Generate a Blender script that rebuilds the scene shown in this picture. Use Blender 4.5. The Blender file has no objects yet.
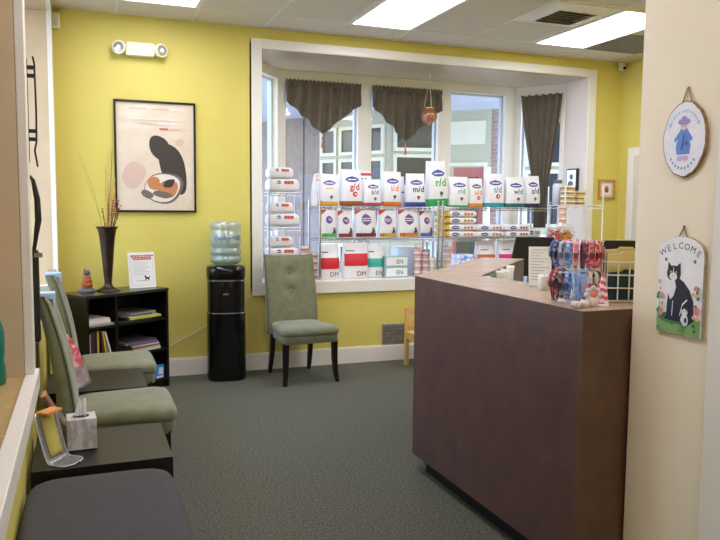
import bpy, bmesh, math, random
from mathutils import Vector, Matrix
C = bpy.context.scene.collection
PI = math.pi
rnd = random.Random(7)
sin, cos = math.sin, math.cos

# ------------------------------------------------------------------ materials
def lin(c):
    r = []
    for v in c[:3]:
        v = v / 255.0
        r.append(v / 12.92 if v <= .04045 else ((v + .055) / 1.055) ** 2.4)
    return (r[0], r[1], r[2], 1.0)

def mat(name, col, rough=.5, metal=0.0, spec=.5, col2=None, nscale=20.0, nmix=(.35, .65),
        bump=0.0, bscale=200.0, coat=0.0, trans=0.0, ior=1.45, sheen=0.0, stretch=None):
    m = bpy.data.materials.new(name); m.use_nodes = True
    nt = m.node_tree; b = nt.nodes['Principled BSDF']
    b.inputs['Base Color'].default_value = lin(col)
    b.inputs['Roughness'].default_value = rough
    b.inputs['Metallic'].default_value = metal
    b.inputs['Specular IOR Level'].default_value = spec
    b.inputs['Coat Weight'].default_value = coat
    b.inputs['Transmission Weight'].default_value = trans
    b.inputs['IOR'].default_value = ior
    b.inputs['Sheen Weight'].default_value = sheen
    if col2 or bump:
        tc = nt.nodes.new('ShaderNodeTexCoord')
        src = tc.outputs['Object']
        if stretch:
            mp = nt.nodes.new('ShaderNodeMapping'); mp.inputs['Scale'].default_value = stretch
            nt.links.new(src, mp.inputs['Vector']); src = mp.outputs['Vector']
    if col2:
        n = nt.nodes.new('ShaderNodeTexNoise'); n.inputs['Scale'].default_value = nscale
        n.inputs['Detail'].default_value = 6; n.inputs['Roughness'].default_value = .65
        nt.links.new(src, n.inputs['Vector'])
        r = nt.nodes.new('ShaderNodeValToRGB')
        r.color_ramp.elements[0].position = nmix[0]; r.color_ramp.elements[0].color = lin(col)
        r.color_ramp.elements[1].position = nmix[1]; r.color_ramp.elements[1].color = lin(col2)
        nt.links.new(n.outputs['Fac'], r.inputs['Fac']); nt.links.new(r.outputs['Color'], b.inputs['Base Color'])
    if bump:
        n2 = nt.nodes.new('ShaderNodeTexNoise'); n2.inputs['Scale'].default_value = bscale
        n2.inputs['Detail'].default_value = 3
        nt.links.new(src, n2.inputs['Vector'])
        bp = nt.nodes.new('ShaderNodeBump'); bp.inputs['Strength'].default_value = bump
        bp.inputs['Distance'].default_value = .01
        nt.links.new(n2.outputs['Fac'], bp.inputs['Height']); nt.links.new(bp.outputs['Normal'], b.inputs['Normal'])
    return m

def emit(name, col, strength):
    m = bpy.data.materials.new(name); m.use_nodes = True
    nt = m.node_tree; nt.nodes.clear()
    e = nt.nodes.new('ShaderNodeEmission'); o = nt.nodes.new('ShaderNodeOutputMaterial')
    e.inputs['Color'].default_value = lin(col); e.inputs['Strength'].default_value = strength
    nt.links.new(e.outputs[0], o.inputs[0]); return m

def clear(name, tint=(255, 255, 255), gloss=.08, rough=.02, opaque=0.0, ocol=(255, 255, 255)):
    """thin clear sheet: light passes straight through, with a faint mirror and some milky body"""
    m = bpy.data.materials.new(name); m.use_nodes = True
    nt = m.node_tree; nt.nodes.clear()
    t = nt.nodes.new('ShaderNodeBsdfTransparent'); t.inputs[0].default_value = lin(tint)
    g = nt.nodes.new('ShaderNodeBsdfGlossy'); g.inputs['Roughness'].default_value = rough
    mx = nt.nodes.new('ShaderNodeMixShader'); mx.inputs[0].default_value = gloss
    o = nt.nodes.new('ShaderNodeOutputMaterial')
    nt.links.new(t.outputs[0], mx.inputs[1]); nt.links.new(g.outputs[0], mx.inputs[2])
    last = mx.outputs[0]
    if opaque:
        d = nt.nodes.new('ShaderNodeBsdfDiffuse'); d.inputs[0].default_value = lin(ocol)
        m2 = nt.nodes.new('ShaderNodeMixShader'); m2.inputs[0].default_value = opaque
        nt.links.new(last, m2.inputs[1]); nt.links.new(d.outputs[0], m2.inputs[2]); last = m2.outputs[0]
    nt.links.new(last, o.inputs[0]); return m

_mc = {}
def M(col, rough=.5, **k):
    key = (tuple(col), rough, tuple(sorted(k.items())))
    if key not in _mc:
        _mc[key] = mat('plain_%d_%d_%d' % tuple(col), col, rough, **k)
    return _mc[key]

# ------------------------------------------------------------------ mesh builder
class MB:
    def __init__(s): s.v = []; s.f = []; s.mi = []; s.sm = []
    def add(s, vs, fs, mi=0, smooth=False):
        o = len(s.v); s.v += [tuple(v) for v in vs]
        for f in fs:
            s.f.append([i + o for i in f]); s.mi.append(mi); s.sm.append(smooth)
        return s
    def box(s, x0, x1, y0, y1, z0, z1, mi=0, T=None):
        v = [(x, y, z) for z in (z0, z1) for y in (y0, y1) for x in (x0, x1)]
        if T: v = [T @ Vector(p) for p in v]
        return s.add(v, [(0, 2, 3, 1), (4, 5, 7, 6), (0, 1, 5, 4), (2, 6, 7, 3), (0, 4, 6, 2), (1, 3, 7, 5)], mi)
    def quad(s, a, b, c, d, mi=0): return s.add([a, b, c, d], [(0, 1, 2, 3)], mi)
    def lathe(s, prof, n=32, o=(0, 0, 0), mi=0, sx=1, sy=1, e=2.0):
        vs = []; fs = []
        def pt(a, r):
            c, q = cos(a), sin(a)
            if e != 2.0:
                c = math.copysign(abs(c) ** (2 / e), c); q = math.copysign(abs(q) ** (2 / e), q)
            return o[0] + r * c * sx, o[1] + r * q * sy
        for r, z in prof:
            for k in range(n):
                x, y = pt(2 * PI * k / n, r); vs.append((x, y, o[2] + z))
        for i in range(len(prof) - 1):
            for k in range(n):
                fs.append((i * n + k, i * n + (k + 1) % n, (i + 1) * n + (k + 1) % n, (i + 1) * n + k))
        s.add(vs, fs, mi, True)
        if prof[0][0] > 1e-5: s.add([vs[k] for k in range(n)][::-1], [tuple(range(n))], mi)
        if prof[-1][0] > 1e-5: s.add(vs[-n:], [tuple(range(n))], mi)
        return s
    def tube(s, pts, r, n=6, mi=0, closed=False, caps=True):
        pts = [Vector(p) for p in pts]; L = len(pts); vs = []; up = None
        for i, p in enumerate(pts):
            a = pts[(i - 1) % L] if (i > 0 or closed) else p
            b = pts[(i + 1) % L] if (i < L - 1 or closed) else p
            d = (b - a).normalized()
            if up is None:
                up = Vector((0, 0, 1)) if abs(d.z) < .9 else Vector((1, 0, 0))
            x = d.cross(up)
            if x.length < 1e-5: x = d.cross(Vector((.3, .9, .2)))
            x.normalize(); y = x.cross(d).normalized(); up = y
            rr = r[i] if isinstance(r, (list, tuple)) else r
            for k in range(n):
                t = 2 * PI * k / n; vs.append(p + x * (rr * cos(t)) + y * (rr * sin(t)))
        fs = []
        for i in range(L if closed else L - 1):
            j = (i + 1) % L
            for k in range(n):
                fs.append((i * n + k, j * n + k, j * n + (k + 1) % n, i * n + (k + 1) % n))
        s.add(vs, fs, mi, True)
        if not closed and caps:
            s.add(vs[:n], [tuple(range(n))], mi); s.add(vs[-n:][::-1], [tuple(range(n))], mi)
        return s
    def bar(s, p0, p1, w, t, mi=0, up=(0, 0, 1)):
        """rectangular bar from p0 to p1, w across, t along up"""
        p0, p1 = Vector(p0), Vector(p1); d = (p1 - p0).normalized(); up = Vector(up)
        x = d.cross(up).normalized(); y = x.cross(d).normalized()
        v = [q + x * (a * w / 2) + y * (b * t / 2) for q in (p0, p1) for a, b in ((-1, -1), (1, -1), (1, 1), (-1, 1))]
        return s.add(v, [(0, 1, 2, 3), (7, 6, 5, 4), (0, 4, 5, 1), (1, 5, 6, 2), (2, 6, 7, 3), (3, 7, 4, 0)], mi)
    def prism(s, poly, fn, t0, t1, mi=0):
        """2D outline mapped by fn(u, v, t); t0 is the front"""
        n = len(poly); v = [fn(u, w, t0) for u, w in poly] + [fn(u, w, t1) for u, w in poly]
        fs = [tuple(range(n)), tuple(range(2 * n - 1, n - 1, -1))]
        fs += [(i, n + i, n + (i + 1) % n, (i + 1) % n) for i in range(n)]
        return s.add(v, fs, mi)
    def band(s, u0, u1, v0, v1, fn, mi=0, nu=14, nv=5):
        return s.grid(nu, nv, lambda a, b: fn(u0 + (u1 - u0) * a, v0 + (v1 - v0) * b), mi)
    def patch(s, poly, fn, mi=0):
        return s.add([fn(u, w) for u, w in poly], [tuple(range(len(poly)))], mi)
    def ball(s, c, r, n=16, m=10, mi=0, f=None):
        vs = []; fs = []
        rx, ry, rz = r if isinstance(r, (tuple, list)) else (r, r, r)
        for i in range(m + 1):
            a = PI * i / m
            for k in range(n):
                t = 2 * PI * k / n
                p = Vector((c[0] + rx * sin(a) * cos(t), c[1] + ry * sin(a) * sin(t), c[2] - rz * cos(a)))
                vs.append(f(p) if f else p)
        for i in range(m):
            for k in range(n):
                fs.append((i * n + k, i * n + (k + 1) % n, (i + 1) * n + (k + 1) % n, (i + 1) * n + k))
        return s.add(vs, fs, mi, True)
    def grid(s, nu, nv, fn, mi=0, smooth=True):
        vs = [fn(i / nu, j / nv) for j in range(nv + 1) for i in range(nu + 1)]
        fs = [(j * (nu + 1) + i, j * (nu + 1) + i + 1, (j + 1) * (nu + 1) + i + 1, (j + 1) * (nu + 1) + i)
              for j in range(nv) for i in range(nu)]
        return s.add(vs, fs, mi, smooth)
    def loft(s, rings, mi=0, smooth=True, capmi=None):
        n = len(rings[0]); vs = [p for r in rings for p in r]; fs = []
        for i in range(len(rings) - 1):
            for k in range(n):
                fs.append((i * n + k, i * n + (k + 1) % n, (i + 1) * n + (k + 1) % n, (i + 1) * n + k))
        s.add(vs, fs, mi, smooth)
        s.add(rings[0][::-1], [tuple(range(n))], mi); s.add(rings[-1], [tuple(range(n))], mi)
        return s

def obj(name, mb, mats, parent=None, loc=None, bevel=0.0, seg=2, sub=0, rz=0.0, weld=False):
    me = bpy.data.meshes.new(name)
    me.from_pydata(mb.v, [], mb.f)
    if not isinstance(mats, (list, tuple)): mats = [mats]
    for m in mats: me.materials.append(m)
    me.polygons.foreach_set('material_index', mb.mi)
    me.polygons.foreach_set('use_smooth', mb.sm)
    bm = bmesh.new(); bm.from_mesh(me)
    if weld: bmesh.ops.remove_doubles(bm, verts=bm.verts, dist=1e-5)
    bmesh.ops.recalc_face_normals(bm, faces=bm.faces)
    bm.to_mesh(me); bm.free(); me.update()
    o = bpy.data.objects.new(name, me); C.objects.link(o)
    if parent: o.parent = parent
    if loc: o.location = loc
    if rz: o.rotation_euler[2] = rz
    if bevel:
        b = o.modifiers.new('bevel', 'BEVEL'); b.width = bevel; b.segments = seg; b.limit_method = 'ANGLE'
        b.angle_limit = math.radians(40)
    if sub:
        u = o.modifiers.new('subdivision', 'SUBSURF'); u.levels = sub; u.render_levels = sub
    return o

def tag(o, label, cat, group=None):
    o['label'] = label; o['category'] = cat
    if group: o['group'] = group
    return o

def thing(name, label, cat, loc=(0, 0, 0), rz=0.0, group=None):
    o = bpy.data.objects.new(name, None); C.objects.link(o); o.empty_display_size = .05
    o.location = loc; o.rotation_euler = (0, 0, rz)
    return tag(o, label, cat, group)

def struct(name, mb, mats, parent=None, **k):
    o = obj(name, mb, mats, parent, **k)
    if not parent: o['kind'] = 'structure'
    return o

def dup(root, loc, rz=None, label=None, group=None):
    r = root.copy(); C.objects.link(r); r.location = loc
    if rz is not None: r.rotation_euler = (0, 0, rz)
    if label: r['label'] = label
    if group: r['group'] = group
    for ch in list(root.children):
        c = ch.copy(); C.objects.link(c); c.parent = r
        for g in list(ch.children):
            d = g.copy(); C.objects.link(d); d.parent = c
    return r

_tc = {}
def text_geo(s, bold=0.0):
    """flat outline mesh of a string at size 1: vertices, faces, width"""
    if (s, bold) in _tc: return _tc[(s, bold)]
    cu = bpy.data.curves.new('lettering', 'FONT'); cu.body = s; cu.size = 1; cu.resolution_u = 2
    cu.offset = bold
    to = bpy.data.objects.new('lettering', cu); C.objects.link(to)
    dg = bpy.context.evaluated_depsgraph_get(); dg.update()
    me = bpy.data.meshes.new_from_object(to.evaluated_get(dg))
    vs = [(v.co.x, v.co.y) for v in me.vertices]; fs = [tuple(p.vertices) for p in me.polygons]
    bpy.data.objects.remove(to); bpy.data.curves.remove(cu); bpy.data.meshes.remove(me)
    xs = [v[0] for v in vs]; x0 = min(xs); w = max(xs) - x0
    vs = [(x - x0 - w / 2, y) for x, y in vs]
    _tc[(s, bold)] = (vs, fs, w); return _tc[(s, bold)]
def text(mb, s, size, u, w, fn, mi=0, bold=.02, xs=1.0):
    vs, fs, _ = text_geo(s, bold)
    mb.add([fn(u + x * size * xs, w + y * size) for x, y in vs], fs, mi); return mb

def ell(cx, cy, rx, ry, n=20, a0=0.0, rot=0.0):
    r = []
    for k in range(n):
        t = a0 + 2 * PI * k / n; x, y = rx * cos(t), ry * sin(t)
        r.append((cx + x * cos(rot) - y * sin(rot), cy + x * sin(rot) + y * cos(rot)))
    return r
ORD = ['lowest', 'second up', 'third up', 'fourth up', 'fifth up', 'sixth up']
def order(k, n): return 'topmost' if k == n - 1 else ORD[k]

# palette
YEL = mat('yellow_wall_paint', (219, 205, 106), .55, col2=(215, 201, 102), nscale=3, bump=.03, bscale=350)
CREAM = mat('cream_wall_paint', (247, 235, 206), .5, col2=(243, 231, 200), nscale=3, bump=.03, bscale=350)
TAN = mat('tan_jamb_paint', (212, 190, 155), .6, col2=(206, 184, 150), nscale=6)
WHITE = mat('white_trim_paint', (236, 232, 220), .35)
BAYCEIL = mat('bay_ceiling_gloss', (204, 186, 164), .22, col2=(198, 180, 158), nscale=2)
BLACKW = mat('black_brown_veneer', (19, 17, 16), .38, col2=(26, 23, 21), nscale=8, stretch=(1, 12, 12))
GREEN = mat('sage_microfibre', (122, 125, 94), .85, col2=(102, 106, 78), nscale=14, nmix=(.35, .7), bump=.15, bscale=500, sheen=.35)
LEGBLK = mat('black_leg_lacquer', (18, 16, 15), .3)
CHAR = mat('charcoal_fabric', (76, 75, 76), .9, col2=(66, 65, 66), nscale=40, bump=.25, bscale=600, stretch=(1, 3, 1))
LAM = mat('brown_laminate', (99, 73, 69), .38, col2=(80, 60, 58), nscale=9, nmix=(.3, .7))
LAMTOP = mat('brown_laminate_glare', (186, 160, 134), .24, col2=(174, 148, 124), nscale=9)  # same brown laminate, lightened to carry ceiling and window reflections in its colour
CHROME = mat('chrome_wire', (200, 200, 200), .22, metal=1.0)
PAPER = M((240, 240, 238), .6)
BLK = mat('black_plastic_gloss', (12, 12, 13), .12)
BLKM = M((20, 20, 20), .5)
GLASS = clear('window_glass', (244, 250, 252), .06)
ACR = clear('clear_acrylic', (235, 240, 240), .14, .05, .06)
PINE = mat('pale_pine', (222, 184, 112), .45, col2=(208, 166, 94), nscale=6, stretch=(8, 8, 1))
# ------------------------------------------------------------------ camera, world
sc = bpy.context.scene
F_, YAW, PIT, ROL = 721.45, .3669, .0877, .00878
fw = Vector((sin(YAW) * cos(PIT), cos(YAW) * cos(PIT), -sin(PIT)))
rt = Vector((cos(YAW), -sin(YAW), 0)); up = rt.cross(fw)
r2 = rt * cos(ROL) + up * sin(ROL); u2 = up * cos(ROL) - rt * sin(ROL)
cam = bpy.data.cameras.new('camera'); cam.sensor_width = 36; cam.lens = F_ / 720 * 36; cam.clip_start = .02
co = bpy.data.objects.new('camera', cam); C.objects.link(co)
mw = Matrix.Identity(4)
for i in range(3):
    mw[i][0] = r2[i]; mw[i][1] = u2[i]; mw[i][2] = -fw[i]
mw[0][3], mw[1][3], mw[2][3] = 0, 0, 1.42
co.matrix_world = mw; sc.camera = co
w = bpy.data.worlds.new('daylight'); sc.world = w; w.use_nodes = True
bg = w.node_tree.nodes['Background']; bg.inputs[0].default_value = lin((214, 225, 255)); bg.inputs[1].default_value = 3.0
sc.view_settings.view_transform = 'Standard'; sc.view_settings.look = 'None'
sc.view_settings.exposure = 1.12; sc.view_settings.gamma = 1.0; sc.view_settings.use_curve_mapping = False

# ------------------------------------------------------------------ room shell
HC = 2.9; YB = 6.08; XL = -.215
CARPET = mat('grey_green_carpet', (112, 113, 97), .95, col2=(60, 61, 53), nscale=95, nmix=(.40, .62), bump=.5, bscale=380)
CEIL = mat('ceiling_tile', (222, 214, 202), .9, col2=(206, 198, 186), nscale=90, nmix=(.4, .7), bump=.25, bscale=160)
struct('floor', MB().box(-1.4, 5.4, -3.1, 6.25, -.06, 0), CARPET)
struct('ceiling', MB().box(-1.4, 5.4, -3.1, 6.2, HC, HC + .06), CEIL)
tb = MB()
gx = [.275 + .585 * k for k in range(-1, 9)]
gy = [5.64 - 1.22 * k for k in range(8)]
for x in gx: tb.box(x - .011, x + .011, -3, YB, HC - .004, HC + .001)
for y in gy: tb.box(XL, 5.2, y - .011, y + .011, HC - .0035, HC + .001)
struct('trim_1', tb, M((226, 220, 208), .5))
# back wall with the bay opening
OX0, OX1, OZ0, OZ1 = 1.432, 4.774, .752, 2.732
wb = MB()
wb.box(-1.0, OX0, YB, YB + .12, 0, HC); wb.box(OX1, 5.32, YB, YB + .12, 0, HC)
wb.box(OX0, OX1, YB, YB + .12, 0, OZ0 - .03); wb.box(OX0, OX1, YB, YB + .12, OZ1, HC)
struct('wall_back', wb, YEL)
cs = MB(); y0, y1 = YB - .022, YB
cs.box(1.345, OX0, y0, y1, .755, 2.81); cs.box(OX1, 4.868, y0, y1, .755, 2.81)
cs.box(OX0, OX1, y0, y1, OZ1, 2.81); cs.box(1.345, 4.868, y0 - .004, y1, .65, .757)
struct('trim_2', cs, WHITE, bevel=.003)
# bay: seat, ceiling, jambs, below-seat skirt
BY1, BY2, BXL, BXR = 6.43, 6.885, 1.806, 4.46
poly = [(OX0, YB), (OX1, YB), (OX1, BY1), (BXR, BY2), (BXL, BY2), (OX0, BY1)]
fp = lambda a, b, t: (a, b, t)
struct('trim_3', MB().prism(poly, fp, .69, .757), WHITE)
big = [(OX0 - .05, YB + .12), (OX1 + .05, YB + .12), (OX1 + .05, BY1 + .05), (BXR + .06, BY2 + .14), (BXL - .06, BY2 + .14), (OX0 - .05, BY1 + .05)]
bc = MB().prism(poly, fp, OZ1 - .004, OZ1 + .05); bc.prism(big, fp, OZ1 + .03, OZ1 + .2)
struct('ceiling_bay', bc, BAYCEIL)
struct('wall_bay', MB().prism(big, fp, -.2, .69), M((150, 120, 100), .8))
JAMB = mat('bay_jamb_paint', (228, 214, 200), .5)
struct('wall_bay_left', MB().box(OX0 - .1, OX0 + .003, YB, BY1, .69, OZ1 + .05), JAMB)
struct('wall_bay_right', MB().box(OX1 - .003, OX1 + .1, YB, BY1, .69, OZ1 + .05), JAMB)

def local(Pa, Pb):
    a = Vector((Pa[0], Pa[1], 0)); d = Vector((Pb[0] - Pa[0], Pb[1] - Pa[1], 0)); L = d.length; d.normalize()
    nrm = Vector((-d.y, d.x, 0))
    T = Matrix.Identity(4)
    for i in range(3): T[i][0] = d[i]; T[i][1] = nrm[i]; T[i][3] = a[i]
    T[2][2] = 1; T[2][0] = T[2][1] = 0
    return T, L
ALU = M((205, 212, 225), .35)
def window(n, Pa, Pb, s0, s1, z0, z1, e0, e1, zb=.757, zt=OZ1):
    """one bay light: white surround from s=0..L, opening s0..s1; e0/e1 = ends"""
    T, L = local(Pa, Pb)
    m = MB(); D = .11
    m.box(e0, s0, 0, D, zb, zt, 0, T); m.box(s1, e1, 0, D, zb, zt, 0, T)
    m.box(s0, s1, 0, D, z1, zt, 0, T); m.box(s0, s1, 0, D, zb, z0, 0, T)
    o = struct('window_%d' % n, m, WHITE)
    f = MB(); q = .022
    f.box(s0, s0 + q, .055, .1, z0, z1, 0, T); f.box(s1 - q, s1, .055, .1, z0, z1, 0, T)
    f.box(s0 + q, s1 - q, .055, .1, z1 - q, z1, 0, T); f.box(s0 + q, s1 - q, .055, .1, z0, z0 + q, 0, T)
    obj('sash', f, ALU, o)
    obj('pane', MB().box(s0 + q, s1 - q, .074, .078, z0 + q, z1 - q, 0, T), GLASS, o)
ZS, ZH = .84, 2.63
window(1, (OX0, BY1), (BXL, BY2), .07, .53, ZS, ZH, 0, .595)
A, B = (BXL, BY2), (BXR, BY2)
window(2, A, B, .05, .806, ZS, ZH - .01, 0, .878)
window(3, A, B, .951, 1.706, ZS, ZH - .03, .879, 1.780)
window(4, A, B, 1.853, 2.52, ZS, ZH + .01, 1.781, BXR - BXL)
window(5, (BXR, BY2), (OX1, BY1), .06, .50, ZS, ZH, 0, .556)

# left wall: deep pass-through near the camera, a deep window further on
wl = MB(); XW = -.72
wl.box(XW, XL, 2.94, 3.5, 0, HC); wl.box(XW, XL, 5.88, 6.1, 0, HC)
wl.box(XW, XL, -3, 2.94, 0, .70); wl.box(XW, XL, -3, 2.94, 2.82, HC)
wl.box(XW, XL, 3.5, 5.88, 0, .8); wl.box(XW, XL, 3.5, 5.88, 2.84, HC); wl.box(XW, XL, -3, -1.4, .7, 2.82)
struct('wall_left', wl, YEL)
jm = MB()
jm.box(XW, XL - .001, 2.925, 2.941, .70, 2.82); jm.box(XW, XL - .001, 5.864, 5.881, .8, 2.84)
jm.box(XW, XL - .001, 3.5, 5.864, 2.825, 2.841)
struct('trim_4', jm, TAN)
SILL = mat('tan_speckled_counter', (200, 172, 118), .35, col2=(176, 146, 92), nscale=60)
struct('trim_5', MB().box(XW, XL, -1.4, 2.925, .70, .772), SILL)
tr = MB(); tr.box(XL, -.17, -1.4, 3.03, .705, .782); tr.box(XL, -.183, 2.925, 3.02, .782, 2.86)
struct('trim_6', tr, WHITE, bevel=.003)
t7 = MB(); t7.box(XL, -.18, 5.862, 5.95, .76, 2.9); t7.box(XL, -.18, 3.5, 5.862, 2.83, 2.9); t7.box(XW, XL + .01, 3.5, 5.864, .8, .82)
struct('trim_7', t7, WHITE, bevel=.002)
T, L = local((-.70, 3.5), (-.70, 5.87))
m = MB(); m.box(-.69, -.64, 3.5, 3.56, .8, 2.84); m.box(-.69, -.64, 5.81, 5.87, .8, 2.84); m.box(-.69, -.64, 3.56, 5.81, .82, .9)
m.box(-.69, -.64, 3.56, 5.81, 2.76, 2.84); m.box(-.69, -.64, 4.66, 4.72, .9, 2.76)
w6 = struct('window_6', m, WHITE); obj('pane', MB().box(-.668, -.664, 3.56, 5.81, .9, 2.76), GLASS, w6)
struct('wall_side_room', MB().box(-1.4, -1.3, -3, 3.3, 0, HC).box(-1.4, XW, 3.3, 3.4, 0, HC), TAN)
# corridor and reception walls
struct('wall_right', MB().box(5.2, 5.32, 1.93, YB + .1, 0, HC), YEL)
struct('wall_reception', MB().box(1.96, 5.3, 1.93, 2.05, 0, HC), YEL)
struct('wall_corridor', MB().box(1.84, 1.96, -3, 2.05, 0, HC), CREAM)
struct('wall_rear', MB().box(-1.4, 1.96, -3.1, -3, 0, HC), CREAM)
bb = MB(); bb.box(XL, 5.2, YB - .016, YB, 0, .135); bb.box(XL, 5.2, YB - .011, YB, .135, .147)
struct('baseboard_back', bb, WHITE)
struct('baseboard_right', MB().box(5.186, 5.2, 2.05, 4.8, 0, .147), WHITE)
# door on the far right wall beside the corner
d = MB(); d.box(5.178, 5.2, 5.845, 5.93, 0, 2.035); d.box(5.178, 5.2, 4.85, 4.935, 0, 2.035); d.box(5.178, 5.2, 4.935, 5.845, 1.95, 2.035)
d1 = struct('door_1', d, WHITE, bevel=.003)
dd = MB(); dd.box(5.185, 5.2, 4.935, 5.845, .005, 1.95)
obj('door_slab', dd, M((214, 208, 192), .4), d1)
pn = MB()
for za, zb_ in ((.2, .9), (1.0, 1.82)):
    for ya, yb in ((5.03, 5.36), (5.43, 5.75)): pn.box(5.18, 5.186, ya, yb, za, zb_)
obj('door_panel', pn, M((205, 198, 182), .4), d1, bevel=.004)
obj('door_handle', MB().tube([(5.19, 5.0, .98), (5.15, 5.0, .98), (5.145, 5.1, .98)], .009), CHROME, d1)
# door casing on the corridor wall, close on the right
d = MB(); d.box(1.815, 1.84, 1.6, 1.69, 0, 2.1); d.box(1.815, 1.84, .7, .79, 0, 2.1); d.box(1.815, 1.84, .79, 1.6, 2.01, 2.1)
d2 = struct('door_2', d, WHITE, bevel=.003)
obj('door_slab', MB().box(1.826, 1.84, .79, 1.6, .005, 2.01), WHITE, d2)

# ------------------------------------------------------------------ ceiling fittings
DIFF = emit('lit_diffuser', (243, 240, 252), 6.3)
FIT = M((235, 232, 225), .4)
def troffer():
    t = thing('ceiling_light', '', 'ceiling light', (0, 0, HC), 0, 'fluorescent panels in the ceiling grid')
    f = MB(); X, Y = .2775, .597
    f.box(-X, -.252, -Y, Y, -.012, -.001); f.box(.252, X, -Y, Y, -.012, -.001)
    f.box(-.252, .252, -Y, -.575, -.012, -.001); f.box(-.252, .252, .575, Y, -.012, -.001)
    obj('frame', f, FIT, t); obj('diffuser', MB().box(-.252, .252, -.575, .575, -.007, -.002), DIFF, t)
    return t
t0 = troffer(); t0.location = (.567, 5.03, HC); t0['label'] = 'lit fluorescent ceiling panel over the left corner, above the framed poster'
dup(t0, (2.322, 5.03, HC), label='lit fluorescent ceiling panel in the middle, nearest the centre of the bay window')
dup(t0, (4.077, 5.03, HC), label='lit fluorescent ceiling panel at the right, beside the dark return grille')
for i, (x, y) in enumerate(((.567, 2.59), (2.907, 2.75), (4.377, 2.75), (.86, .15), (.86, -2.2))):
    dup(t0, (x, y, HC), label='lit fluorescent ceiling panel out of the picture overhead', group='ceiling panels nearer than the picture shows')
# supply vent
v = thing('ceiling_vent', 'white square ceiling air diffuser with dark louvres beside the right light panel', 'vent', (3.49, 4.745, HC))
f = MB()
def ring(mb, a, za, b, zb, mi=0):
    P = [(-a, -a, za), (a, -a, za), (a, a, za), (-a, a, za), (-b, -b, zb), (b, -b, zb), (b, b, zb), (-b, b, zb)]
    mb.add(P, [(0, 1, 5, 4), (1, 2, 6, 5), (2, 3, 7, 6), (3, 0, 4, 7)], mi)
ring(f, .29, -.006, .25, -.008); ring(f, .25, -.008, .17, -.028); ring(f, .29, -.006, .29, 0)
obj('frame', f, FIT, v)
lv = MB()
for k in range(7):
    y = -.15 + k * .05; lv.bar((-.165, y, -.024), (.165, y, -.024), .034, .002, 0, (0, -.5, 1))
obj('louvre', lv, M((190, 185, 178), .5), v)
obj('duct', MB().box(-.17, .17, -.17, .17, -.004, -.002), M((30, 29, 28), .8), v)
g = thing('return_grille', 'dark grey perforated return air grille in the ceiling at the right', 'vent', (4.67, 5.345, HC))
f = MB(); f.box(-.285, .285, -.29, .29, -.004, -.001)
obj('backing', f, M((132, 128, 124), .8), g)
f = MB()
for k in range(19): f.box(-.28 + k * .031, -.276 + k * .031, -.285, .285, -.012, -.004)
for k in range(19): f.box(-.285, .285, -.28 + k * .031, -.276 + k * .031, -.012, -.004)
obj('grid', f, M((168, 164, 158), .6), g)

# ------------------------------------------------------------------ outside, seen through the bay
struct('ground_outside', MB().box(-30, 40, 7.06, 45, -.26, -.2).box(-30, -1.5, -30, 7.06, -.26, -.2), M((170, 168, 165), .9))
SOF = M((206, 210, 222), .7)
T, L = local((2.2, 12.6), (6.6, 7.9))
sf = MB().prism([(2.0, 7.06), (9.5, 7.06), (9.5, 8.0), (6.8, 7.8), (1.8, 14.3), (1.0, 14.3), (1.0, 10.5)], fp, 2.82, 2.95)
struct('ceiling_walkway', sf, SOF)
bld = thing('storefront', 'neighbouring storefront across the covered walkway with pale green frames and brick', 'building', (0, 0, 0))
STUC = mat('taupe_panel', (150, 136, 132), .85, col2=(138, 124, 120), nscale=12)
GRN = M((186, 184, 162), .6); CRM = M((228, 222, 200), .6); DGL = mat('dark_shop_glass', (58, 60, 66), .08)
BRK = bpy.data.materials.new('brick'); BRK.use_nodes = True
nt = BRK.node_tree; bt = nt.nodes.new('ShaderNodeTexBrick'); tcn = nt.nodes.new('ShaderNodeTexCoord'); mp = nt.nodes.new('ShaderNodeMapping')
mp.inputs['Rotation'].default_value = (PI / 2, 0, 0); bt.inputs['Scale'].default_value = 4.5
bt.inputs['Color1'].default_value = lin((168, 140, 132)); bt.inputs['Color2'].default_value = lin((150, 122, 116)); bt.inputs['Mortar'].default_value = lin((190, 176, 168))
bt.inputs['Mortar Size'].default_value = .012
nt.links.new(tcn.outputs['Object'], mp.inputs[0]); nt.links.new(mp.outputs[0], bt.inputs['Vector']); nt.links.new(bt.outputs[0], nt.nodes['Principled BSDF'].inputs['Base Color'])
nt.nodes['Principled BSDF'].inputs['Roughness'].default_value = .9
P0, P1, P2, P3, P4, P5 = (2.95, 11.95), (3.49, 10.9), (4.18, 9.75), (4.98, 9.58), (5.05, 9.5), (6.3, 8.3)
m = MB(); T, L = local((2.2, 13.3), P1)
m.box(0, L, 0, .2, -.2, 2.82, 0, T); obj('panel_wall', m, STUC, bld)
m = MB()
for k in range(7): m.box(L - .35 - k * .42, L - .335 - k * .42, -.012, 0, -.2, 2.82, 0, T)
obj('panel_joint', m, M((70, 66, 66), .8), bld)
def shopfront(Pa, Pb, cols, rows, name='window'):
    T, L = local(Pa, Pb)
    f = MB(); f.box(0, L, 0, .12, -.2, 2.82, 0, T)
    o = obj('window', f, GRN, bld)
    gl = MB(); fr = MB()
    for a, b in cols:
        for c, d_ in rows:
            a_, b_ = a * L, b * L
            gl.box(a_, b_, -.012, 0, c, d_, 0, T)
            q = .05
            fr.box(a_ - q, a_, -.04, 0, c - q, d_ + q, 0, T); fr.box(b_, b_ + q, -.04, 0, c - q, d_ + q, 0, T)
            fr.box(a_, b_, -.04, 0, d_, d_ + q, 0, T); fr.box(a_, b_, -.04, 0, c - q, c, 0, T)
    obj('pane', gl, DGL, o); obj('moulding', fr, CRM, o)
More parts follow.
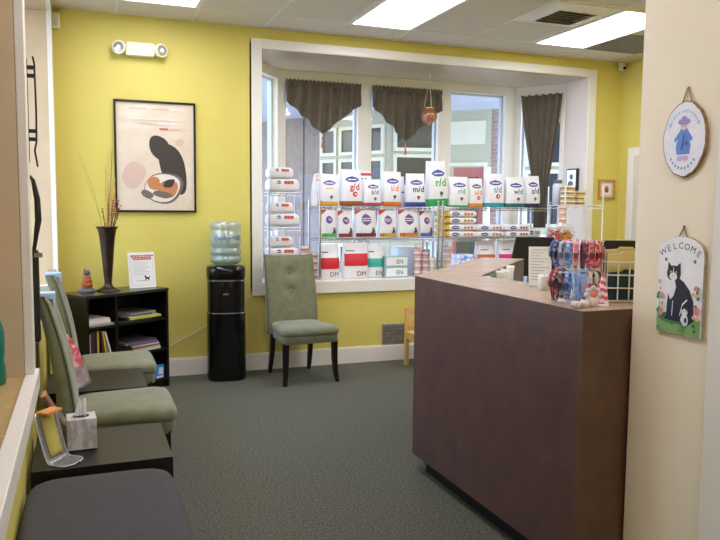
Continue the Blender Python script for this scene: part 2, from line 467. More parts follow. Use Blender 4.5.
shopfront(P1, P2, [(.07, .24), (.35, .58), (.77, .91)], [(2.24, 2.57), (1.72, 2.09), (1.0, 1.55), (.3, .8)])
shopfront(P2, P3, [(.14, .80)], [(2.28, 2.64), (1.74, 2.14), (1.0, 1.6), (.3, .8)])
T, L = local(P4, P5)
m = MB(); m.box(0, .60, 0, .15, 2.0, 2.82, 0, T); m.box(-.1, .06, .01, .15, -.2, 2.0, 0, T)
obj('door_surround', m, GRN, bld)
m = MB(); m.box(0.0, .52, -.03, 0, 2.33, 2.66, 0, T); obj('sign_panel', m, CRM, bld)
m = MB(); m.box(.06, .50, 0, .08, -.2, 2.0, 0, T)
sd = obj('shop_door', m, M((176, 92, 92), .5), bld)
m = MB(); m.box(.0, .56, -.03, .02, 2.02, 2.07, 0, T); m.box(.51, .56, -.03, .02, -.2, 2.02, 0, T); obj('door_trim', m, CRM, bld)
m = MB(); m.box(.12, .43, -.01, 0, .3, 1.86, 0, T); obj('door_glass', m, DGL, sd)
m = MB(); m.box(.60, 1.0, .02, .2, -.2, 2.82, 0, T); obj('brick_wall', m, BRK, bld)
Q0 = T @ Vector((1.0, 0, 0)); Q1 = T @ Vector((3.4, 0, 0))
shopfront((Q0.x, Q0.y), (Q1.x, Q1.y), [(.06, .30), (.38, .62), (.70, .94)], [(2.05, 2.6), (1.2, 1.9), (.3, 1.0)])
# ------------------------------------------------------------------ upholstered chairs
def sweep_sq(mb, pts, ws, mi=0):
    rings = []
    for (x, y, z), w_ in zip(pts, ws):
        h = w_ / 2; rings.append([(x - h, y - h, z), (x + h, y - h, z), (x + h, y + h, z), (x - h, y + h, z)])
    vs = [p for r in rings for p in r]; n = 4; fs = []
    for i in range(len(rings) - 1):
        for k in range(4): fs.append((i * 4 + k, i * 4 + (k + 1) % 4, i * 4 + 4 + (k + 1) % 4, i * 4 + 4 + k))
    fs += [(3, 2, 1, 0), tuple(range(len(vs) - 4, len(vs)))]
    return mb.add(vs, fs, mi)

def backrest_mesh():
    nu, nv = 24, 40; Z0, Z1 = .35, 1.01
    def front(u, s):                      # u -1..1, s 0..1
        z = Z0 + (Z1 - Z0) * s
        t = max(0, (z - .40) / .6)
        y = .148 + .112 * t ** 1.7
        wd = .222 - .008 * s
        x = u * wd
        y += .012 * abs(u) ** 6                                     # rolled side edge
        for zb in (.86, .70):
            d2 = (x / .05) ** 2 + ((z - zb) / .045) ** 2
            y += .026 * math.exp(-d2) + .005 * math.exp(-(x / .02) ** 2 - ((z - zb) / .09) ** 2)
        if s > .97: y += .006
        z -= .016 * (1 - u * u) * s ** 3                            # dipped top edge
        return x, y, z
    th = lambda s: .098 - .034 * s
    mb = MB(); rings = []
    for j in range(nv + 1):
        s = j / nv; r = []
        for i in range(nu + 1): r.append(front(-1 + 2 * i / nu, s))
        for i in range(nu, -1, -1):
            u = -1 + 2 * i / nu; x, y, z = front(u, s); t = max(0, (z - .40) / .6)
            r.append((x, .148 + .112 * t ** 1.7 + th(s) - .006 * abs(u) ** 6, z))
        rings.append(r)
    mb.loft(rings); return mb, front

def make_chair():
    t = thing('upholstered_chair', '', 'chair')
    # seat: crowned cushion over an upholstered rail
    N = 40
    def outline(k, grow=0.0):
        a = 2 * PI * k / N; c, s_ = cos(a), sin(a); e = 2 / 7
        x = math.copysign(abs(c) ** e, c); y = math.copysign(abs(s_) ** e, s_)
        yy = -.06 + y * (.225 + grow); wx = (.244 - .05 * ((yy + .285) / .45)) + grow
        return x * wx, yy
    rings = []
    for z, g in ((.392, -.004), (.398, .006), (.415, .012), (.435, .010), (.450, 0.0), (.458, -.02), (.463, -.06), (.466, -.11), (.4675, -.17)):
        rings.append([(*outline(k, g), z) for k in range(N)])
    obj('seat', MB().loft(rings), GREEN, t)
    rings = [[(*outline(k, g), z) for k in range(N)] for z, g in ((.332, -.002), (.336, 0.002), (.392, .003))]
    obj('seat_rail', MB().loft(rings), GREEN, t)
    mb, front = backrest_mesh()
    br = obj('backrest', mb, GREEN, t)
    for zb in (.86, .70):
        x, y, z = front(0, (zb - .35) / .66)
        obj('button', MB().ball((0, y - .004, z), (.016, .010, .016), 14, 8), GREEN, br)
    for sx in (-1, 1):
        pts = [front(sx, j / 16) for j in range(17)]
        obj('piping', MB().tube([(p[0] + sx * .001, p[1] + .004, p[2]) for p in pts], .0035, 6), M((84, 88, 64), .9), br)
    for sx in (-1, 1):
        a = MB(); sweep_sq(a, [(sx * .208, -.235, .345), (sx * .209, -.238, .2), (sx * .214, -.246, .08), (sx * .225, -.262, 0)], [.046, .042, .036, .030])
        obj('leg', a, LEGBLK, t, bevel=.003)
        a = MB(); sweep_sq(a, [(sx * .17, .195, .36), (sx * .172, .205, .2), (sx * .176, .235, .07), (sx * .18, .26, 0)], [.042, .038, .033, .028])
        obj('leg', a, LEGBLK, t, bevel=.003)
    return t
ch = make_chair()
G_ = 'sage green upholstered waiting chairs'
ch.location = (1.662, 5.70, 0); ch.rotation_euler = (0, 0, math.radians(4.5))
ch['label'] = 'sage green button-back chair facing the room under the bay window'; ch['group'] = G_
cA = dup(ch, (.112, 3.69, 0), PI / 2, 'sage green upholstered chair against the left wall, the nearer one, beside the tissue box table', G_)
cB = dup(ch, (.112, 4.72, 0), PI / 2, 'sage green upholstered chair against the left wall, the farther one, next to the bookcase', G_)
PBL = M((176, 202, 240), .55)  # pale blue patches added over the top edges of the wall chairs' backs
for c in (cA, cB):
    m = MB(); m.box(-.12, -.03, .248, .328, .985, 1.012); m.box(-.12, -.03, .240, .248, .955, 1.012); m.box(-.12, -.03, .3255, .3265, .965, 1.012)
    o = obj('top_patch', m, PBL, c, bevel=.004); o['label'] = 'pale blue patch on the top edge of the backrest'

# ------------------------------------------------------------------ side tables and bench
def side_table():
    t = thing('side_table', '', 'table')
    obj('tabletop', MB().box(-.252, .252, -.235, .235, .40, .45), BLACKW, t, bevel=.002)
    for sx in (-1, 1):
        for sy in (-1, 1):
            a, b = sx * .227, sy * .21
            obj('leg', MB().box(a - .025, a + .025, b - .025, b + .025, 0, .40), BLACKW, t)
    return t
st = side_table(); st.location = (.054, 3.03, 0); st['label'] = 'black-brown square side table holding the tissue box'
st['group'] = 'black side tables between the chairs'
s2 = dup(st, (.054, 4.19, 0), 0, 'black-brown square side table between the two green chairs', 'black side tables between the chairs')
b = thing('upholstered_bench', 'charcoal grey fabric bench seat in the near left corner', 'bench', (.045, 2.34, 0))
N = 56
def so(hx, hy, z, e=7.0, cx=0, cy=0, n=56):
    r = []
    for k in range(n):
        a = 2 * PI * k / n; c, s_ = cos(a), sin(a)
        r.append((cx + hx * math.copysign(abs(c) ** (2 / e), c), cy + hy * math.copysign(abs(s_) ** (2 / e), s_), z))
    return r
rings = [so(.243 + g, .382 + g, z) for z, g in ((.33, -.004), (.335, 0), (.40, .003), (.425, .004), (.44, -.004), (.449, -.02), (.454, -.05), (.457, -.10), (.459, -.17))]
obj('cushion', MB().loft(rings), CHAR, b)
obj('base_rail', MB().loft([so(.235, .374, .26), so(.235, .374, .33)], smooth=False), BLKM, b)
for sx in (-1, 1):
    for sy in (-1, 1):
        a = MB(); sweep_sq(a, [(sx * .2, sy * .335, .26), (sx * .205, sy * .34, 0)], [.05, .035]); obj('leg', a, LEGBLK, b)

# ------------------------------------------------------------------ things on the near table
tx = thing('tissue_box', 'grey patterned cube tissue box with a white tissue standing up, on the nearer side table', 'tissue box', (-.024, 3.035, .45), math.radians(3))
TISB = mat('tissue_box_print', (206, 203, 202), .5, col2=(172, 168, 168), nscale=26, nmix=(.48, .56), stretch=(1, 1, .5))
m = MB(); hw = .055
m.box(-hw, hw, -hw, hw, .004, .126)
obj('carton', m, TISB, tx, bevel=.002)
obj('opening', MB().prism(ell(0, 0, .032, .026, 24), fp, .1262, .1268), M((52, 50, 50), .9), tx)
m = MB()
def tis(u, v):
    a = (u - .5) * 2.6; r = .018 - .006 * v + .004 * sin(6 * u * PI + 4 * v)
    return (r * sin(a) * 1.1 + .008 * v - .004, r * cos(a) * .7 - .01, .118 + .075 * v + .008 * sin(9 * u) * v)
m.grid(18, 10, tis)
obj('tissue', m, M((246, 246, 246), .9), tx)

h1 = thing('brochure_stand', 'clear bent acrylic stand with rounded foot and yellow card, front left on the nearer table', 'display stand', (-.105, 2.885, .45), -.65)
m = MB()
prof = []
for k in range(25):
    t = k / 24
    if t < .35: a = t / .35; prof.append((.085 - .085 * a, .004))
    else: a = (t - .35) / .65; prof.append((-.058 * a ** .8 , .004 + .185 * a))
def stand(u, v):
    i = v * 24; k = min(int(i), 23); f = i - k
    x = prof[k][0] + (prof[k + 1][0] - prof[k][0]) * f; z = prof[k][1] + (prof[k + 1][1] - prof[k][1]) * f
    wy = .058 * (1 if v > .15 else math.sqrt(max(.05, 1 - ((.15 - v) / .15) ** 2)))
    return (x, (u - .5) * 2 * wy, z)
m.grid(8, 24, stand)
o = obj('sheet', m, clear('clear_acrylic_sheet', (225, 230, 230), .2, .06, .14, (230, 232, 232)), h1)
sm_ = o.modifiers.new('thickness', 'SOLIDIFY'); sm_.thickness = .0025
rim = [stand(0, v / 24) for v in range(25)] + [stand(1, v / 24) for v in range(24, -1, -1)]
obj('rim', MB().tube([Vector(p) + Vector((0, 0, .001)) for p in rim], .0018, 6), M((220, 224, 224), .3), h1)
card = MB(); card.grid(2, 10, lambda u, v: (Vector(stand(.2 + .6 * u, .42 + .58 * v)) + Vector((.004, 0, .002))))
o = obj('card', card, M((184, 172, 84), .6), h1); q = o.modifiers.new('thickness', 'SOLIDIFY'); q.thickness = .001
obj('card_top', MB().box(-.062, -.012, -.042, .042, .186, .195), M((222, 150, 84), .6), h1)

h2 = thing('leaflet_holder', 'clear leaflet holder leaning behind the tissue box', 'leaflet holder', (-.125, 3.17, .45))
m = MB()
m.bar((.045, 0, .0), (-.055, 0, .20), .10, .003, 0, (1, 0, .5)); m.bar((.075, 0, .003), (.005, 0, .13), .10, .003, 0, (1, 0, .5))
m.bar((.045, 0, .002), (.078, 0, .002), .10, .004)
obj('pocket', m, ACR, h2)
lf = tag(obj('leaflet', MB().bar((.056, 0, .016), (-.038, 0, .19), .088, .012, 0, (1, 0, .5)), mat('brown_leaflet', (150, 104, 70), .6, col2=(108, 74, 52), nscale=40, stretch=(1, 1, 5)), None, (-.125, 3.17, .45)),
    'brown leaflets with orange top edge in the clear holder behind the tissue box', 'leaflet')
obj('top_edge', MB().bar((-.038, 0, .190), (-.041, 0, .196), .09, .013, 0, (1, 0, .5)), M((226, 148, 100), .6), lf)

# magazine file on the far table
h3 = thing('magazine_holder', 'clear acrylic magazine holder on the farther side table, beside the near green chair', 'magazine holder', (-.072, 4.085, .45), -.47)
m = MB(); W = .055
sh = lambda x, z: x - .30 * z
def wall3(x0, x1, ya, yb, za, zb):
    vs = [(sh(x, z), y, z) for z in (za, zb) for y in (ya, yb) for x in (x0, x1)]
    m.add(vs, [(0, 2, 3, 1), (4, 5, 7, 6), (0, 1, 5, 4), (2, 6, 7, 3), (0, 4, 6, 2), (1, 3, 7, 5)])
wall3(0, .07, -.08, -.077, 0.0, .15); wall3(0, .07, .077, .08, 0, .15); wall3(0, .003, -.077, .077, 0, .26); wall3(.067, .07, -.077, .077, 0, .11); wall3(0.003, .067, -.077, .077, 0, .004)
obj('pocket', m, ACR, h3)
MAGC = [mat('pink_magazine', (206, 72, 92), .35, col2=(236, 196, 200), nscale=30, nmix=(.45, .55)), mat('red_magazine', (188, 64, 70), .35, col2=(228, 210, 205), nscale=26, nmix=(.5, .6)), mat('red_white_magazine', (196, 70, 80), .4, col2=(230, 196, 198), nscale=22, nmix=(.5, .6))]
for k, (x, hgt, lab) in enumerate(((.012, .265, 'yellow and pink magazine standing at the back of the clear holder'), (.030, .245, 'pink magazine standing in the middle of the clear holder'), (.048, .20, 'red and white magazine standing at the front of the clear holder'))):
    mb = MB(); vs = [(sh(x + dx, z), y, z) for z in (.005, hgt) for y in (-.074, .074) for dx in (0, .012)]
    mb.add(vs, [(0, 2, 3, 1), (4, 5, 7, 6), (0, 1, 5, 4), (2, 6, 7, 3), (0, 4, 6, 2), (1, 3, 7, 5)])
    g_ = tag(obj('magazine', mb, MAGC[k], None, (-.072, 4.085, .45), rz=-.47), lab, 'magazine', 'magazines in the clear holder')
    if k == 0:
        mb = MB(); vs = [(sh(x + dx, z), y, z) for z in (.215, hgt - .01) for y in (-.03, .04) for dx in (.0122, .0132)]
        mb.add(vs, [(0, 2, 3, 1), (4, 5, 7, 6), (0, 1, 5, 4), (2, 6, 7, 3), (0, 4, 6, 2), (1, 3, 7, 5)]); obj('cover_patch', mb, M((240, 196, 60), .4), g_)

# ------------------------------------------------------------------ bookcase in the corner
BX, BY, BR = .009, 5.347, math.radians(33.7)
bk = thing('bookcase', 'low black bookcase set across the left corner', 'bookcase', (BX, BY, 0), BR)
Lb, Db, Hb = .722, .32, .778
def bp(a, d, z=0): return (BX + a * cos(BR) - d * sin(BR), BY + a * sin(BR) + d * cos(BR), z)
BLKB = mat('black_bookcase_veneer', (13, 12, 12), .35, col2=(18, 16, 16), nscale=6, stretch=(1, 1, 8))
obj('side_panel', MB().box(0, .02, 0, Db, 0, Hb - .022), BLKB, bk); obj('side_panel', MB().box(Lb - .02, Lb, 0, Db, 0, Hb - .022), BLKB, bk)
obj('top_panel', MB().box(-.003, Lb + .003, -.004, Db, Hb - .022, Hb), mat('bookcase_top', (40, 37, 35), .25), bk, bevel=.001)
obj('back_panel', MB().box(.02, Lb - .02, Db - .008, Db, .04, Hb - .022), BLKB, bk)
obj('divider', MB().box(.245, .263, .01, Db - .008, .07, Hb - .022), BLKB, bk)
obj('plinth', MB().box(.02, Lb - .02, .02, .035, 0, .052), BLKB, bk)
SH = [.052, .292, .532]
for z in SH:
    if z < .1: obj('shelf', MB().box(.02, Lb - .02, .004, Db - .008, z, z + .018), BLKB, bk)
    else:
        obj('shelf', MB().box(.02, .245, .004, Db - .008, z, z + .018), BLKB, bk); obj('shelf', MB().box(.263, Lb - .02, .004, Db - .008, z, z + .018), BLKB, bk)
def book(label, a, d, z, L, W, H, col, group, rot=0.0, upright=False, lean=0.0, name='book', cat='book'):
    x, y, zz = bp(a, d, z)
    t = thing(name, label, cat, (x, y, zz), BR + rot, group)
    c = MB(); q = min(.003, H * .2)
    c.box(-L / 2, L / 2, -W / 2, W / 2, 0, q); c.box(-L / 2, L / 2, -W / 2, W / 2, H - q, H); c.box(-L / 2, L / 2, -W / 2, -W / 2 + .002, q, H - q)
    obj('cover', c, M(col, .4), t)
    obj('pages', MB().box(-L / 2 + .003, L / 2 - .003, -W / 2 + .002, W / 2 - .003, q, H - q), M((232, 228, 215), .8), t)
    if upright: t.rotation_euler = Matrix.Rotation(BR, 4, 'Z').to_3x3().to_4x4().to_euler() if False else (Matrix.Rotation(BR, 3, 'Z') @ Matrix.Rotation(lean, 3, 'Y') @ Matrix.Rotation(PI / 2, 3, 'Y')).to_euler()
    return t
z = SH[2] + .0188
gA = 'magazines lying on the top left shelf of the bookcase'
for k, (L_, W_, H_, col, da, lb) in enumerate(((.20, .24, .014, (150, 150, 146), .012, 'grey magazine at the bottom of the top left stack in the bookcase'), (.178, .24, .012, (206, 206, 200), -.004, 'pale grey magazine lying above the grey one in the top left stack in the bookcase'), (.176, .235, .017, (228, 226, 218), -.004, 'thick white magazine in the top left stack in the bookcase'), (.168, .23, .011, (216, 206, 198), -.006, 'white magazine topmost of the top left stack in the bookcase'))):
    book(lb, .133 + da - .01, .135, z, L_, W_, H_, col, gA, name='magazine', cat='magazine'); z += H_ + .0005
z = SH[2] + .0188; gB = 'magazines lying on the top right shelf of the bookcase'
for k, (L_, H_, col, da, lb) in enumerate(((.29, .010, (60, 58, 56), -.03, 'dark magazine at the bottom of the top right stack in the bookcase'), (.29, .016, (196, 214, 60), .055, 'lime green edged book in the top right stack in the bookcase'), (.28, .008, (214, 214, 220), .03, 'white magazine just above the lime green book in the bookcase'), (.27, .012, (96, 86, 82), -.02, 'brown-grey magazine in the top right stack in the bookcase'), (.24, .012, (172, 156, 148), .03, 'beige magazine near the top of the top right stack in the bookcase'), (.2, .008, (70, 66, 66), .02, 'dark magazine topmost of the top right stack in the bookcase'))):
    book(lb, .47 + da, .15, z, L_, .25, H_, col, gB, rot=.03 * (k % 3 - 1), name='magazine', cat='magazine'); z += H_ + .0005
z = SH[1] + .0188; gC = 'magazines lying on the middle right shelf of the bookcase'
for k, (L_, H_, col, da, lb) in enumerate(((.25, .016, (216, 214, 208), .08, 'white magazine at the bottom of the middle right stack in the bookcase'), (.25, .010, (180, 190, 120), .07, 'pale green magazine in the middle right stack in the bookcase'), (.25, .012, (150, 70, 84), .075, 'maroon magazine in the middle right stack in the bookcase'), (.25, .010, (206, 198, 210), .06, 'pale lilac magazine in the middle right stack in the bookcase'), (.25, .012, (112, 96, 150), .055, 'purple magazine in the middle right stack in the bookcase'), (.29, .014, (120, 112, 116), -.0, 'grey magazine near the top of the middle right stack in the bookcase'), (.26, .008, (76, 72, 74), .02, 'dark magazine topmost of the middle right stack in the bookcase'))):
    book(lb, .48 + da * .7, .15, z, L_, .25, H_, col, gC, rot=.025 * (k % 3 - 1), name='magazine', cat='magazine'); z += H_ + .0005
gD = 'books standing on the middle left shelf of the bookcase'
a = .03
for k, (th_, hg, col, lean, lb) in enumerate(((.016, .19, (186, 150, 146), 0, 'pinkish book standing at the left end of the middle left shelf'), (.026, .205, (70, 44, 60), 0, 'thick dark plum book standing on the middle left shelf'), (.022, .20, (46, 38, 44), 0, 'near black book standing on the middle left shelf'), (.014, .205, (206, 178, 62), 0, 'yellow book standing upright on the middle left shelf'), (.012, .20, (60, 52, 46), -.10, 'thin brown book leaning on the middle left shelf'), (.012, .20, (222, 190, 70), -.14, 'yellow book leaning on the middle left shelf'), (.014, .20, (212, 210, 206), -.27, 'white book leaning at the right end of the middle left shelf'))):
    off = 0 if lean == 0 else .006
    x, y, zz = bp(a + off, .135, SH[1] + .0185)
    t = thing('book', lb, 'book', (x, y, zz), 0, gD)
    t.rotation_euler = (Matrix.Rotation(BR, 3, 'Z') @ Matrix.Rotation(lean, 3, 'Y')).to_euler()
    c = MB(); c.box(0, .002, -.11, .09, 0, hg); c.box(th_ - .002, th_, -.11, .09, 0, hg); c.box(.002, th_ - .002, -.11, -.108, 0, hg)
    obj('cover', c, M(col, .4), t); obj('pages', MB().box(.002, th_ - .002, -.108, .088, .002, hg - .003), M((232, 228, 215), .8), t)
    a += th_ + (.002 if lean == 0 else .0) + (.004 if lean else 0)
    if k == 3: a += .022
    if k == 4: a += .010
    if k == 5: a += .026
bx = bp(.655, .03, .0705)
t = thing('booklet', 'bright blue booklet standing at the front of the bottom shelf of the bookcase', 'booklet', bx, BR)
obj('cover', MB().box(-.04, .04, 0, .012, 0, .105), M((60, 140, 206), .4), t)
obj('cover_print', MB().box(-.012, .03, -.001, 0, .03, .085).box(-.035, .03, -.001, 0, .004, .018), M((214, 226, 238), .5), t)

# vase with dried stalks
V = bp(.307, .175, Hb)
vs_ = thing('vase', 'tall dark bronze trumpet vase on the bookcase', 'vase', V)
BRZ = mat('dark_bronze', (74, 58, 50), .3, metal=.6, col2=(46, 36, 32), nscale=14)
prof = [(.080, 0), (.082, .006), (.070, .014), (.045, .026), (.030, .042), (.026, .06), (.030, .10), (.038, .20), (.047, .31), (.056, .40), (.066, .455), (.080, .474), (.082, .478), (.074, .474), (.060, .452), (.050, .39), (.030, .2), (0.0, .12)]
obj('body', MB().lathe(prof, 40), BRZ, vs_)
obj('base_ring', MB().lathe([(.083, 0), (.086, .003), (.083, .007)], 40), BRZ, vs_)
STK = mat('dried_straw', (216, 182, 104), .7, col2=(180, 140, 76), nscale=30); STD = M((122, 84, 50), .8)
gS = 'dried stalks standing in the bronze vase'
# every stem follows the same widening fan, so that none of them cross
pts_ = [(.0068 * (i + .5 * (j % 2)), .0060 * j) for i in range(-4, 5) for j in range(-4, 5)]
pts_ = sorted([p for p in pts_ if math.hypot(*p) < .0235], key=lambda p: math.hypot(*p))
fan = lambda z: max(0, (z - .2) / .8)
def stem(b, z, lean=.045): g = fan(z); return Vector((b[0] * (1 + 2.2 * g) + lean * g, b[1] * (1 + 2.2 * g), z))
inner = pts_[:17]; outer_ = pts_[17:]
left = sorted(outer_, key=lambda p: p[0])[:4]; rest = [p for p in outer_ if p not in left]
for k, b in enumerate(inner):
    hh = rnd.uniform(.74, .98) if k % 4 else rnd.uniform(1.0, 1.1)
    o = obj('dried_stalk', MB().tube([stem(b, .2 + (hh - .2) * i / 6) for i in range(7)], [.0018] * 6 + [.0011], 5), STK if k % 3 else STD, None, V)
    tag(o, 'tan dried stalk standing in the dark bronze vase', 'dried stalk', gS)
    if k % 4 == 1:
        zs = [hh - .30, hh - .24, hh - .06, hh]
        obj('seed_head', MB().tube([stem(b, q) for q in zs], [.002, .0045, .004, .001], 6), STK, o)
for k, b in enumerate(left):
    hh = 1.02 - .09 * k
    o = obj('dried_grass', MB().tube([stem(b, .2 + (hh - .2) * i / 10) + Vector((-(.16 + .03 * k) * fan(.2 + (hh - .2) * i / 10) ** 2.2, 0, 0)) for i in range(11)], .0008, 4), M((168, 148, 84), .8), None, V)
    tag(o, 'fine wispy dried grass blade arching left out of the bronze vase', 'dried grass', 'thin dried grasses in the bronze vase')
BER = M((128, 46, 40), .6)
for k, b in enumerate(rest[:10]):
    hh = rnd.uniform(.58, .68); d = Vector((b[0], b[1], 0)).normalized()
    ext = lambda z: stem(b, z) + d * (.05 * (max(0, z - .45) / .25) ** 1.3)
    o = obj('berry_sprig', MB().tube([ext(.2 + (hh - .2) * i / 6) for i in range(7)], .0012, 4), STD, None, V)
    tag(o, 'sprig of dark red dried berries low in the bronze vase', 'berry sprig', 'dried berry sprigs in the bronze vase')
    m = MB()
    for j in range(8):
        q = ext(hh - .12 + .125 * j / 7) + d * rnd.uniform(0, .010) + Vector((0, 0, rnd.uniform(-.004, .004))); m.ball(q, .0058, 8, 6)
    obj('berries', m, BER, o)['kind'] = 'stuff'

# small figurine
fg = thing('figurine', 'small rust orange figurine with grey head and grey foot, left end of the bookcase', 'figurine', bp(.168, .235, Hb), BR)
GRS = M((96, 98, 102), .7); RST = mat('rust_orange', (176, 98, 44), .6, col2=(140, 74, 36), nscale=40)
obj('foot', MB().lathe([(.056, 0), (.060, .004), (.058, .016), (.046, .026), (.0, .028)], 28), GRS, fg)
obj('body', MB().lathe([(.034, .024), (.042, .04), (.040, .065), (.033, .09), (.030, .108), (.026, .122), (.0, .13)], 24, sx=1, sy=.85).tube([(-.024, -.026, .05), (0, -.038, .058), (.024, -.028, .05)], .009, 8).tube([(-.022, -.024, .08), (0, -.033, .088), (.022, -.026, .08)], .007, 8), RST, fg)
obj('head', MB().ball((0, -.004, .14), (.026, .024, .020)).lathe([(.011, 0), (.0, .026)], 10, (-.016, 0, .152)).lathe([(.010, 0), (.0, .016)], 10, (.014, 0, .152)), M((74, 84, 92), .6), fg)

# white notice leaning on the bookcase
sg = thing('notice_card', 'white notice card with red heading and little black dog on the bookcase', 'sign', bp(.58, .12, Hb), BR - .28)
tl = math.radians(8)
def sgf(u, v, t=0): return (u, v * sin(tl) + t * cos(tl), .003 + v * cos(tl) - t * sin(tl))
m = MB(); m.prism([(-.105, 0), (.105, 0), (.105, .275), (-.105, .275)], sgf, 0, .004)
obj('card', m, PAPER, sg)
m = MB(); m.prism([(-.04, 0), (.04, 0), (.03, .16), (-.03, .16)], lambda u, v, t: (u, .005 + v * sin(tl) + .07 * (1 - v / .16) + t, .001 + v * cos(tl)), 0, .003)
obj('easel_leg', m, PAPER, sg)
m = MB(); R1 = 0
for v, ws in ((.248, (-.085, .085)), (.234, (-.075, .08)), (.221, (-.065, .068))):
    u = ws[0]
    while u < ws[1]:
        l = rnd.uniform(.008, .02); m.patch([(u, v - .005), (u + l, v - .006), (u + l, v + .005), (u, v + .006)], lambda a, b: sgf(a, b, -.0006)); u += l + .004
obj('heading', m, M((176, 40, 52), .6), sg)
m = MB()
for k in range(9): v = .195 - k * .012; m.patch([(-.07, v), (.07 - .02 * (k % 3), v), (.07 - .02 * (k % 3), v + .0025), (-.07, v + .0025)], lambda a, b: sgf(a, b, -.0006))
for a, b, c, d_ in ((-.088, -.086, .02, .24), (.086, .088, .02, .24), (-.088, .088, .02, .022)): m.patch([(a, c), (b, c), (b, d_), (a, d_)], lambda a, b: sgf(a, b, -.0006))
for k in range(5): m.patch([(-.045 + k * .014, .052), (-.036 + k * .014, .052), (-.036 + k * .014, .06), (-.045 + k * .014, .06)], lambda a, b: sgf(a, b, -.0006))
obj('lines', m, M((176, 180, 190), .6), sg)
dog = [(.022, .052), (.028, .052), (.03, .066), (.046, .066), (.047, .052), (.053, .052), (.055, .078), (.062, .09), (.058, .092), (.05, .08), (.032, .082), (.03, .092), (.022, .095), (.014, .088), (.016, .083), (.023, .082)]
obj('dog_silhouette', MB().patch(dog, lambda a, b: sgf(a, b, -.0007)), BLKM, sg)

# ------------------------------------------------------------------ water cooler and cord
wc = thing('water_cooler', 'tall glossy black water cooler standing against the yellow wall', 'water cooler', (1.085, 5.885, 0), math.radians(-8))
def plan(hx, hy, z, e=3.2): return so(hx, hy, z, e, n=48)
Z = [(.0, .150, .150), (.012, .156, .156), (.03, .158, .158), (.55, .156, .156)]
obj('cabinet', MB().loft([plan(a, b_, z) for z, a, b_ in Z]), BLK, wc)
obj('dispenser_face', MB().loft([plan(.150, .150, .55), plan(.151, .150, .83)]), mat('black_dispenser', (16, 16, 17), .2), wc)
obj('head', MB().loft([plan(.155, .155, .835), plan(.158, .158, .85), plan(.158, .158, .90), plan(.154, .154, .925), plan(.13, .13, .935), plan(.09, .09, .936)]), BLK, wc)
SIL = M((200, 200, 200), .2, metal=.9)
def arcband(z0, z1, r=.159, a0=-150, a1=-30, e=3.2):
    m = MB(); vs = []; n = 24
    for k in range(n + 1):
        a = math.radians(a0 + (a1 - a0) * k / n); c, s_ = cos(a), sin(a)
        x = r * math.copysign(abs(c) ** (2 / e), c); y = r * math.copysign(abs(s_) ** (2 / e), s_)
        for z in (z0, z1):
            for f in (1, .985): vs.append((x * f, y * f, z))
    fs = []
    for k in range(n):
        a = k * 4; b = a + 4
        fs += [(a, b, b + 2, a + 2), (a + 1, a + 3, b + 3, b + 1), (a + 2, b + 2, b + 3, a + 3), (a, a + 1, b + 1, b)]
    return m.add(vs, fs, 0, False)
o = obj('trim_ring', arcband(.815, .823, .1595), SIL, wc)
obj('drip_tray', arcband(.552, .562, .1605), SIL, wc)
obj('badge', MB().box(-.03, .015, -.1555, -.149, .705, .718), SIL, wc)
obj('tap', MB().box(-.05, -.025, -.175, -.148, .77, .80), BLKM, wc); obj('tap', MB().box(.02, .045, -.175, -.148, .77, .80), BLKM, wc)
jb = thing('water_bottle', 'clear blue-tinted water bottle upside down on the black cooler', 'water bottle', (1.085, 5.885, .937), math.radians(-8))
BOT = clear('bottle_plastic', (226, 236, 232), .16, .04, .30, (214, 226, 222))
prof = [(.03, .0005), (.085, .004), (.118, .022), (.126, .04), (.124, .06), (.117, .072), (.117, .082), (.126, .094), (.1275, .11), (.124, .128), (.117, .136), (.117, .148), (.123, .158), (.124, .27), (.118, .28), (.117, .29), (.125, .302), (.126, .325), (.12, .342), (.10, .352), (0, .352)]
obj('bottle_wall', MB().lathe(prof, 40), BOT, jb)
obj('water', MB().lathe([(.0, .004), (.028, .006), (.082, .012), (.112, .03), (.112, .17), (0, .17)], 32), clear('water', (206, 226, 222), .05, .02, .06, (190, 214, 210)), jb)
def onb(u, v): a = -PI / 2 + u / .1245; return (.1250 * cos(a), .1250 * sin(a), v)
m = MB(); text(m, 'ZephyrHills', .052, .02, .205, onb, 0, .02)
o = obj('lettering', m, M((56, 84, 150), .5), jb); o['label'] = 'blue lettering'
cd = obj('power_cord', MB().tube([(.47, 6.05, .26), (.65, 6.066, .26), (.8, 6.068, .33), (.95, 6.067, .41), (1.1, 6.066, .50), (1.22, 6.066, .57), (1.30, 6.064, .63), (1.344, 6.05, .665), (1.36, 6.045, .7)], .0035, 6), M((232, 230, 220), .5))
tag(cd, 'thin white cord draped along the yellow wall behind the water cooler', 'cord')

